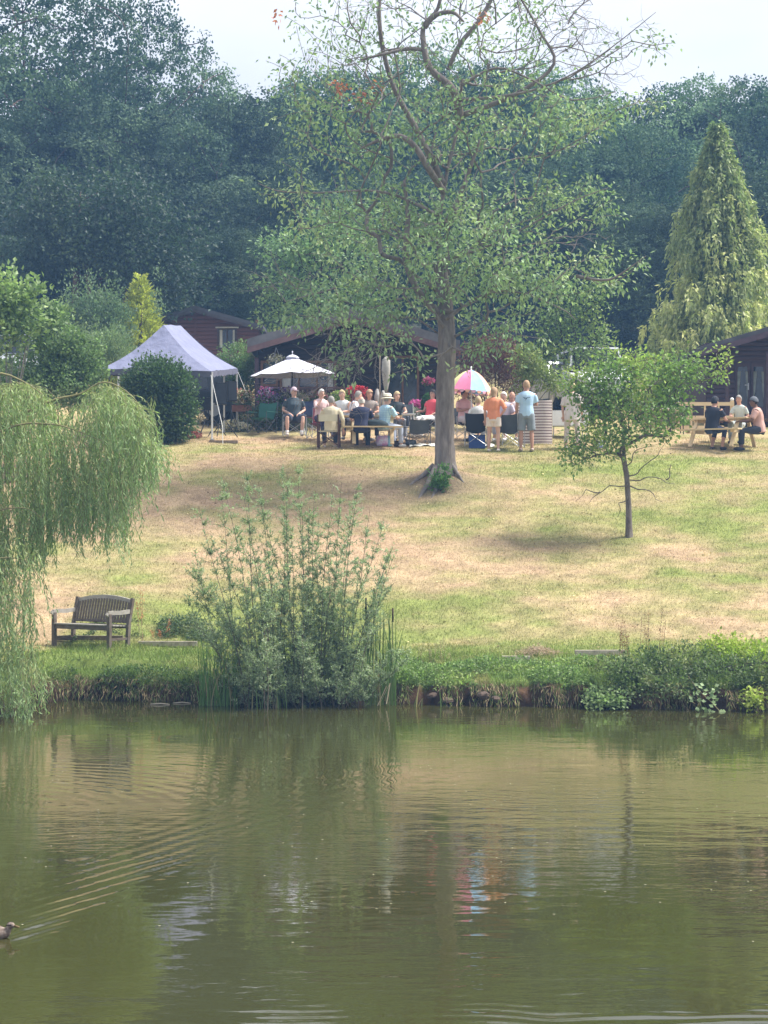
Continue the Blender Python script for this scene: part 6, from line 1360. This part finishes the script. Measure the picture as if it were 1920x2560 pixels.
    for k in (-1, 1):
        a_, e, wv = J[k]
        if sleeve > 0:
            pt = [a_ - (e - a_) * .02 - Vector((k * .02, 0, .01)), a_.lerp(e, .25), a_.lerp(e, min(1, sleeve * 1.0))]; ra = [.050, .060, .062]
            if sleeve > 1: pt = [a_ - (e - a_) * .02 - Vector((k * .02, 0, .01)), a_.lerp(e, .4), e, e.lerp(wv, sleeve - 1)]; ra = [.052, .060, .052, .042]
            ellip(m, pt, [r_ * s * w_ for r_ in ra], [r_ * s * w_ for r_ in ra])
    link('shirt', remesh(m, .019, topm or cloth(top), 'shirt'), t)
    # trousers, shorts or skirt
    m = MB(); ellip(m, [up(0, 0, -.13 * s) if not sit else hip + Vector((0, -.02, -.09)), up(0, 0, -.04 * s), up(0, 0, .08 * s)], [.168 * s * w_, .172 * s * w_, .152 * s * w_], [.128 * s * w_, .130 * s * w_, .118 * s * w_])
    for k in (-1, 1):
        h0, kn, an = LG[k]
        if legs <= .55: e_ = h0.lerp(kn, legs * 2 * .98); ellip(m, [h0, h0.lerp(e_, .5), e_], [.102 * s * w_, .10 * s * w_, .098 * s * w_], [.108 * s * w_, .104 * s * w_, .10 * s * w_])
        else: e_ = kn.lerp(an, (legs - .5) * 2 * .95); ellip(m, [h0, h0.lerp(kn, .5), kn, e_], [.10 * s * w_, .09 * s, .072 * s, .058 * s], [.106 * s * w_, .094 * s, .076 * s, .060 * s])
    link('shorts' if legs <= .55 else 'trousers', remesh(m, .019, cloth(bottom), 'trousers'), t)
    for k in (-1, 1):
        an = LG[k][2]; sh_ = MB(); sh_.ball(an + Vector((0, -.052 * s, -.046 * s)), 1, 12, 8, (.050 * s, .135 * s, .046 * s)); sh_.obj('shoe', cloth(shoe), t, True)
        if socks: MB().tube([an + Vector((0, 0, -.03)), an + Vector((0, 0, .07))], [.045, .046], 10).obj('sock', cloth((.75, .75, .74)), t, True)
    # hair
    def hairmesh(zmin_front, zmin_back, k_=1.09, drop=0, wdt=1.):
        hm = MB(); vs = []; fs = []; n_, m2 = 20, 9
        for i in range(m2 + 1):
            for j in range(n_):
                a_ = 2 * PI * j / n_; fr = .5 - .5 * math.sin(a_); fr = max(0, min(1, (fr - .35) * 2)); lowz = zmin_back * (1 - fr) + zmin_front * fr; ph = (PI / 2 - math.asin(max(-.99, min(.99, lowz)))) * i / m2
                r_ = k_ * (1 + .03 * math.sin(j * 2.7 + i)); vs.append((math.sin(ph) * math.cos(a_) * .080 * r_ * wdt, math.sin(ph) * math.sin(a_) * .099 * r_, math.cos(ph) * .116 * r_ + .012))
        if drop:
            for j in range(n_):
                x, y, z = vs[m2 * n_ + j]; fr = y < -.03; vs.append((x * 1.05, y * 1.05 + (.01 if y > 0 else 0), z - (drop if not fr else .0)))
            m2 += 1
        for i in range(m2):
            for j in range(n_): fs.append((i * n_ + j, (i + 1) * n_ + j, (i + 1) * n_ + (j + 1) % n_, i * n_ + (j + 1) % n_))
        return MB().add([H(*v) for v in vs], fs)
    if hstyle == 'short': hairmesh(.48, -.45).obj('hair', HAIRM[hair], t, True)
    elif hstyle == 'bob': hairmesh(.42, -.30, 1.14, .09, 1.05).obj('hair', HAIRM[hair], t, True)
    elif hstyle == 'long': hairmesh(.42, -.30, 1.14, .22, 1.05).obj('hair', HAIRM[hair], t, True)
    elif hstyle == 'bald':
        hb_ = MB(); vs = []; n_ = 20
        for z in (.35, 0, -.45):
            for j in range(n_ + 1): a_ = -.25 + (PI + .5) * j / n_; c_ = math.cos(math.asin(z)); vs.append(H(math.cos(a_) * .081 * 1.05 * c_, math.sin(a_) * .099 * 1.05 * c_, z * .116 + .012))
        hb_.add(vs, [(i * (n_ + 1) + j, i * (n_ + 1) + j + 1, (i + 1) * (n_ + 1) + j + 1, (i + 1) * (n_ + 1) + j) for i in range(2) for j in range(n_)]).obj('hair', HAIRM[hair], t, True)
    if hat:
        kind, hc_ = hat; hm = MB(); 
        if kind in ('cap', 'flat'):
            hairq = hairmesh(.38, .0, 1.16); q = hairq.obj('cap' if kind == 'cap' else 'flat_cap', cloth(hc_), t, True); b_ = MB()
            pk_ = [H(math.sin(a_) * .078, -.088 - .062 * math.cos(a_) * (1 if kind == 'cap' else .55), .055 - .012 * math.cos(a_)) for a_ in [x * PI / 12 - PI / 2 for x in range(13)]]
            b_.add([H(0, -.06, .062)] + pk_, [(0, i + 1, i + 2) for i in range(12)]); b_.add([H(0, -.06, .054)] + [p - Vector((0, 0, .008)) for p in pk_], [(0, i + 2, i + 1) for i in range(12)]); b_.obj('peak', cloth(hc_), q)
        elif kind == 'beanie': hairmesh(.30, -.1, 1.17).obj('cap', cloth(hc_), t, True)
        else:
            prf = [(.175, .030), (.172, .040), (.115, .058), (.108, .062), (.100, .135), (.06, .165), (.0, .16)]; hm.lathe([(r_ * s, z * s) for r_, z in prf], 20); q = MB().add([hc + Rh @ Vector(v) for v in hm.v], hm.f).obj('brimmed_hat', cloth(hc_), t, True)
            bn = MB(); bn.lathe([(.112 * s, .064 * s), (.109 * s, .088 * s)], 20); MB().add([hc + Rh @ Vector(v) for v in bn.v], bn.f).obj('hat_band', cloth((.2, .14, .08)), q, True)
    return t
AWAY = PI
# along the border: man in a cap
camp_chair('grey folding chair under the man in the dark polo shirt', 735, 52.2, R(8), 'black', fm=METAL)
person('man in mauve cap and dark polo shirt sitting with bare knees apart', 735, 52.2, R(8), .44, -.08, ('lap', 'lap'), 'pale', 'white', 'short', (.05, .07, .085), .7, (.06, .07, .10), .5, ('cap', (.55, .42, .48)), 1.02, 1.08, 1, (.55, .5, .45), {-1: (.22, -.44, .22, -.42), 1: (.20, -.44, .16, -.46)}, .5, socks=True)
camp_chair('empty navy chair behind the man in the dark polo shirt', 766, 53.2, R(12), 'navy')
camp_chair('silver-framed chair with the white-haired woman in pale pink', 800, 51.6, R(-12), 'maroon', fm=METAL)
person('white-haired woman in pale pink top resting her chin on her hand', 800, 51.6, R(30), .50, .08, ('chin', 'lap'), 'pale', 'white', 'short', (.72, .52, .52), 1.3, (.05, .045, .10), .95, None, .96, 1, 0, (.5, .5, .5))
# director's chair and its sitter
g_ = ground_at(822, 49.8); t = thing('directors_chair', 'dark wooden director chair with cream canvas back', 'chair', g_, R(176)); DW = mat('dark_wood', (.10, .05, .035), .6, .2); CC = mat('cream_canvas', (.68, .62, .46), .85, .08)
for sx_ in (-1, 1):
    for y in (-.2, .2): MB().box((sx_ * .27, y, .31 if y < 0 else .43), (.04, .035, .62 if y < 0 else .86)).obj('leg', DW, t)
    MB().box((sx_ * .27, 0, .63), (.05, .5, .025)).obj('armrest', DW, t); MB().box((sx_ * .27, 0, .03), (.035, .44, .035)).obj('foot_rail', DW, t)
for y in (-.17, .17): MB().bar((-.27, y, .05), (.27, y, .42), .03, .02).bar((.27, y + .02, .05), (-.27, y + .02, .42), .03, .02).obj('cross_brace', DW, t)
MB().box((0, 0, .43), (.50, .40, .02)).obj('seat', CC, t); vs = []
for i in range(7): u = i / 6; vs += [(-.27 + .54 * u, .20 + .03 * math.sin(PI * u), .68), (-.27 + .54 * u, .20 + .03 * math.sin(PI * u), .86)]
MB().add(vs, [(2 * i, 2 * i + 2, 2 * i + 3, 2 * i + 1) for i in range(6)]).obj('backrest', CC, t, True)
person('woman in cream hooded jacket seen from behind in the director chair', 828, 49.8, R(186), .45, -.02, ('drop', 'table'), 'pale', 'grey', 'short', (.66, .58, .42), 1.85, (.05, .055, .08), .95, None, 1.0, 1.1, 0, (.7, .7, .7), turn=.3)
TS = .46
def at_table(label, px, Y_, rz, **k): return person(label, px, Y_, rz, TS, **k)
at_table('woman in white vest facing us at the far side of the crowded table', 858, 51.15, R(-15), lean=.12, arms=('table', 'table'), skin='pale', hair='blonde', hstyle='short', top=(.74, .77, .80), sleeve=.1, bottom=(.2, .2, .25))
at_table('grey-haired man in white shirt turned away beside the man in navy', 878, 51.0, R(75), lean=.25, arms=('table', 'table'), hair='grey', hstyle='short', top=(.66, .66, .74), sleeve=.9, bottom=(.4, .42, .5), turn=.5)
at_table('bald man in navy polo shirt seen from behind on the picnic seat', 903, 49.75, R(178), lean=.14, arms=('table', 'table'), hair='white', hstyle='bald', top=(.028, .032, .07), sleeve=.8, bottom=(.03, .035, .05), s=1.05, w_=1.1, shoe=(.75, .72, .7))
at_table('tanned woman glimpsed between the navy shirt and the hat', 922, 51.15, R(10), lean=.1, arms=('table', 'table'), skin='tan', hair='strawb', hstyle='long', top=(.30, .26, .24), sleeve=.5, bottom=(.1, .1, .12))
CK = checkmat('check_shirt', (.50, .70, .78), (.30, .48, .66), 22)
at_table('man in cream brimmed hat and pale blue checked shirt at the table', 960, 50.05, R(130), lean=.12, arms=('table', 'table'), hair='grey', top=(.5, .7, .8), topm=CK, sleeve=.9, bottom=(.45, .5, .62), hat=('brim', (.75, .70, .56)), s=1.04, w_=1.08, turn=-.2)
at_table('long-haired blonde woman at the right end of the crowded table', 990, 51.2, R(15), lean=.1, arms=('table', 'table'), hair='blonde', hstyle='long', top=(.05, .06, .07), sleeve=.5, bottom=(.3, .3, .32), s=.96)
camp_chair('low camping chair holding the dark-haired woman in red', 1078, 52.2, R(-35), 'black', fm=METAL)
person('dark-haired woman in bright red top and white trousers, leaning back', 1076, 52.2, R(-38), .43, -.22, ('chair', 'lap'), 'pale', 'black', 'bob', (.72, .10, .12), .5, (.76, .75, .76), .95, None, .98, 1, 0, (.6, .58, .55), {-1: (.12, -.44, .12, -.52), 1: (.10, -.46, .10, -.56)})
camp_chair('empty dark low chair facing away, just left of the cherry trunk', 1042, 50.5, R(195), 'grey').scale = (1, 1, .74)
camp_chair('white plastic-looking chair behind the blonde woman', 1013, 52.6, R(10), 'grey', fm=WHITE)
camp_chair('chair under the tanned man in pink, right of the trunk', 1158, 51.6, R(22), 'black', fm=METAL)
person('tanned man in pink shirt, arms folded, under the rainbow parasol', 1160, 51.6, R(35), .44, .0, ('cross', 'cross'), 'tan', 'black', 'short', (.74, .45, .45), .7, (.62, .55, .56), .5, None, 1.02, 1.05, .5, (.75, .75, .75), turn=.4)
camp_chair('black high-backed camping chair above the blue cool box', 1190, 50.15, R(176), 'black', fm=METAL)
person('short blonde person sitting low in the black chair, seen from behind', 1196, 50.35, R(180), .42, .05, ('lap', 'lap'), 'pale', 'blonde', 'short', (.75, .75, .74), .7, (.6, .6, .62), .9, None, .98)
person('woman in orange top and white shorts standing with her back to us', 1234, 49.6, R(165), None, .03, ('hip', 'down'), 'pale', 'strawb', 'bob', (.80, .30, .16), .95, (.76, .66, .60), .30, None, .97, 1.06, 0, (.75, .68, .62), turn=-.4, stance=.06)
camp_chair('grey camping chair between the woman in orange and the man in blue', 1277, 50.0, R(160), 'grey', fm=METAL)
person('white-haired person in a lilac top seated behind the woman in orange', 1261, 51.0, R(-20), .44, .05, ('lap', 'lap'), 'pale', 'white', 'short', (.60, .56, .68), .8, (.4, .4, .45), .9, None, 1.0, 1)
person('bald man in glasses leaning forward by the man in blue', 1282, 51.2, R(-10), .44, .2, ('knee', 'knee'), 'tan', 'white', 'bald', (.70, .60, .62), .8, (.3, .3, .35), .5, None, 1.0, 1)
CB = mat('blue_tee', (.42, .62, .86), .85, .06, 4, col2=(.52, .70, .88))
pm_ = person('tall man in light blue t-shirt and grey shorts standing with his back to us', 1316, 49.6, R(176), None, .02, ('cross', 'down'), 'tan', 'strawb', 'short', (.5, .65, .8), .75, (.24, .27, .30), .50, None, 1.07, 1.05, 0, (.45, .35, .3), topm=CB, stance=.07, turn=.2)
# the printed bird-like emblem on his back
em = MB(); 
for (x0, z0, x1, z1, r_) in ((-.10, 1.385, -.03, 1.375, .008), (-.03, 1.375, .01, 1.36, .012), (.01, 1.36, .06, 1.375, .010), (.06, 1.375, .09, 1.39, .006), (.0, 1.365, .015, 1.32, .012), (.015, 1.32, .04, 1.31, .006), (.04, 1.37, .06, 1.34, .006)):
    em.bar((x0, .135, z0), (x1, .135, z1), r_ * 1.6, .004, (0, 1, 0))
em.obj('shirt_print', mat('print_ink', (.08, .12, .2), .8), pm_)
CS = checkmat('striped_shirt', (.74, .66, .62), (.60, .50, .50), 26, 0)
person('person in a loose pale pink striped shirt standing by the apple tree', 1430, 50.0, R(160), None, .02, ('down', 'down'), 'pale', 'blonde', 'short', (.7, .6, .6), .95, (.62, .52, .48), .95, None, 1.0, 1.12, .3, (.6, .55, .5), topm=CS, long_top=.10, turn=-.3)
# two men at the right table
def tb(x, y, rz, c=(xat(1806, 50.0), 50.0)): q = Matrix.Rotation(R(-38), 3, 'Z') @ Vector((x, y, 0)); X_, Y_ = c[0] + q.x, c[1] + q.y; return Vector((X_, Y_, gz(X_, Y_)))
person('man in black cap and black shirt on the near seat of the right picnic table', 0, 0, R(-38 + 172), TS, .14, ('table', 'table'), 'tan', 'black', 'short', (.022, .024, .035), .7, (.05, .06, .10), .75, ('beanie', (.03, .03, .035)), 1.05, 1.12, .3, (.05, .05, .05), loc=tb(.05, -.66, 0), knees={-1: (.14, -.34, .16, -.20), 1: (.14, -.34, .12, -.16)})
person('man in grey flat cap and dusty pink shirt at the right picnic table', 0, 0, R(-38 - 58), TS, .16, ('table', 'table'), 'brown', 'black', 'short', (.55, .33, .28), .9, (.04, .045, .06), .95, ('flat', (.13, .14, .16)), 1.06, 1.1, .2, (.04, .04, .04), loc=tb(1.04, .05, 0))
person('seated person in pale grey trousers hidden behind the man in black', 0, 0, R(-38 + 10), TS, .10, ('table', 'lap'), 'tan', 'grey', 'short', (.5, .55, .5), .8, (.5, .56, .56), .95, None, .92, .9, 0, (.1, .1, .12), loc=tb(.16, .66, 0))

# ---------------- the duck ----------------
dk = thing('duck', 'brown mottled duck swimming at the head of its white wake, lower left', 'duck', (xat(52, DUCK.y) - .20, DUCK.y, -.005), R(-14)); dk.scale = (.78, .78, .78); FE = mat('duck_feather', (.10, .07, .055), .8, .5, 26, .004, 60, col2=(.30, .24, .20)); m = MB()
xs = [-.235, -.20, -.13, -.03, .07, .13, .165]; rz_ = [.012, .035, .062, .075, .068, .045, .012]; ry_ = [.015, .04, .075, .092, .082, .05, .012]; zc = [.075, .062, .045, .04, .045, .055, .06]
ellip(m, [(x, 0, z) for x, z in zip(xs, zc)], ry_, rz_, (0, 1, 0), 16); ellip(m, [(.10, 0, .06), (.145, 0, .09), (.155, 0, .115)], [.045, .033, .030], [.045, .033, .030], (0, 1, 0), 12)
m.ball((.17, 0, .135), 1, 14, 10, (.043, .031, .033)); link('body', remesh(m, .008, FE, 'body'), dk)
MB().tube([(.205, 0, .131), (.235, 0, .123), (.262, 0, .120)], [.013, .012, .010], 8, True, .5).obj('bill', mat('bill_olive', (.2, .14, .06), .5), dk, True)
for s in (-1, 1):
    MB().ball((.185, s * .028, .143), .0055, 8, 5).obj('eye', BLACK, dk); MB().add([(.19, s * .033, .146), (.13, s * .034, .141), (.13, s * .034, .133), (.19, s * .033, .137)], [(0, 1, 2, 3)]).obj('eye_stripe', mat('duck_dark', (.03, .02, .018), .8), dk)
    mw = MB(); ellip(mw, [(.07, s * .075, .06), (.0, s * .088, .062), (-.10, s * .070, .07), (-.20, s * .03, .085)], [.03, .045, .035, .008], [.012, .014, .012, .006], (0, 0, 1), 10); mw.obj('wing', mat('duck_wing', (.16, .12, .10), .8, .4, 20), dk, True)
MB().ball((.165, 0, .159), 1, 10, 6, (.03, .012, .010)).obj('crown_stripe', mat('duck_dark', (.03, .02, .018)), dk, True)
# floating leaves and scum on the pond
P = np.zeros((260, 3)); P[:, 0] = rng.uniform(-6, 6.5, 260); P[:, 1] = 14 + 18 * rng.random(260) ** .8; P[:, 2] = .006; P = P[np.abs(P[:, 0]) < P[:, 1] * .22]
V, F, cc = leaves(P, rng.normal(size=P.shape) * [1, 1, .0], .028, .02, np.tile([.5, .47, .33], (len(P), 1)), .05, N=np.tile([0, 0, 1.], (len(P), 1))); props(link('floating_leaves', np_mesh('floating_leaves', V, F, PETAL, False, cc)), 'tiny pale leaves floating on the pond', 'leaves', None, 'stuff')
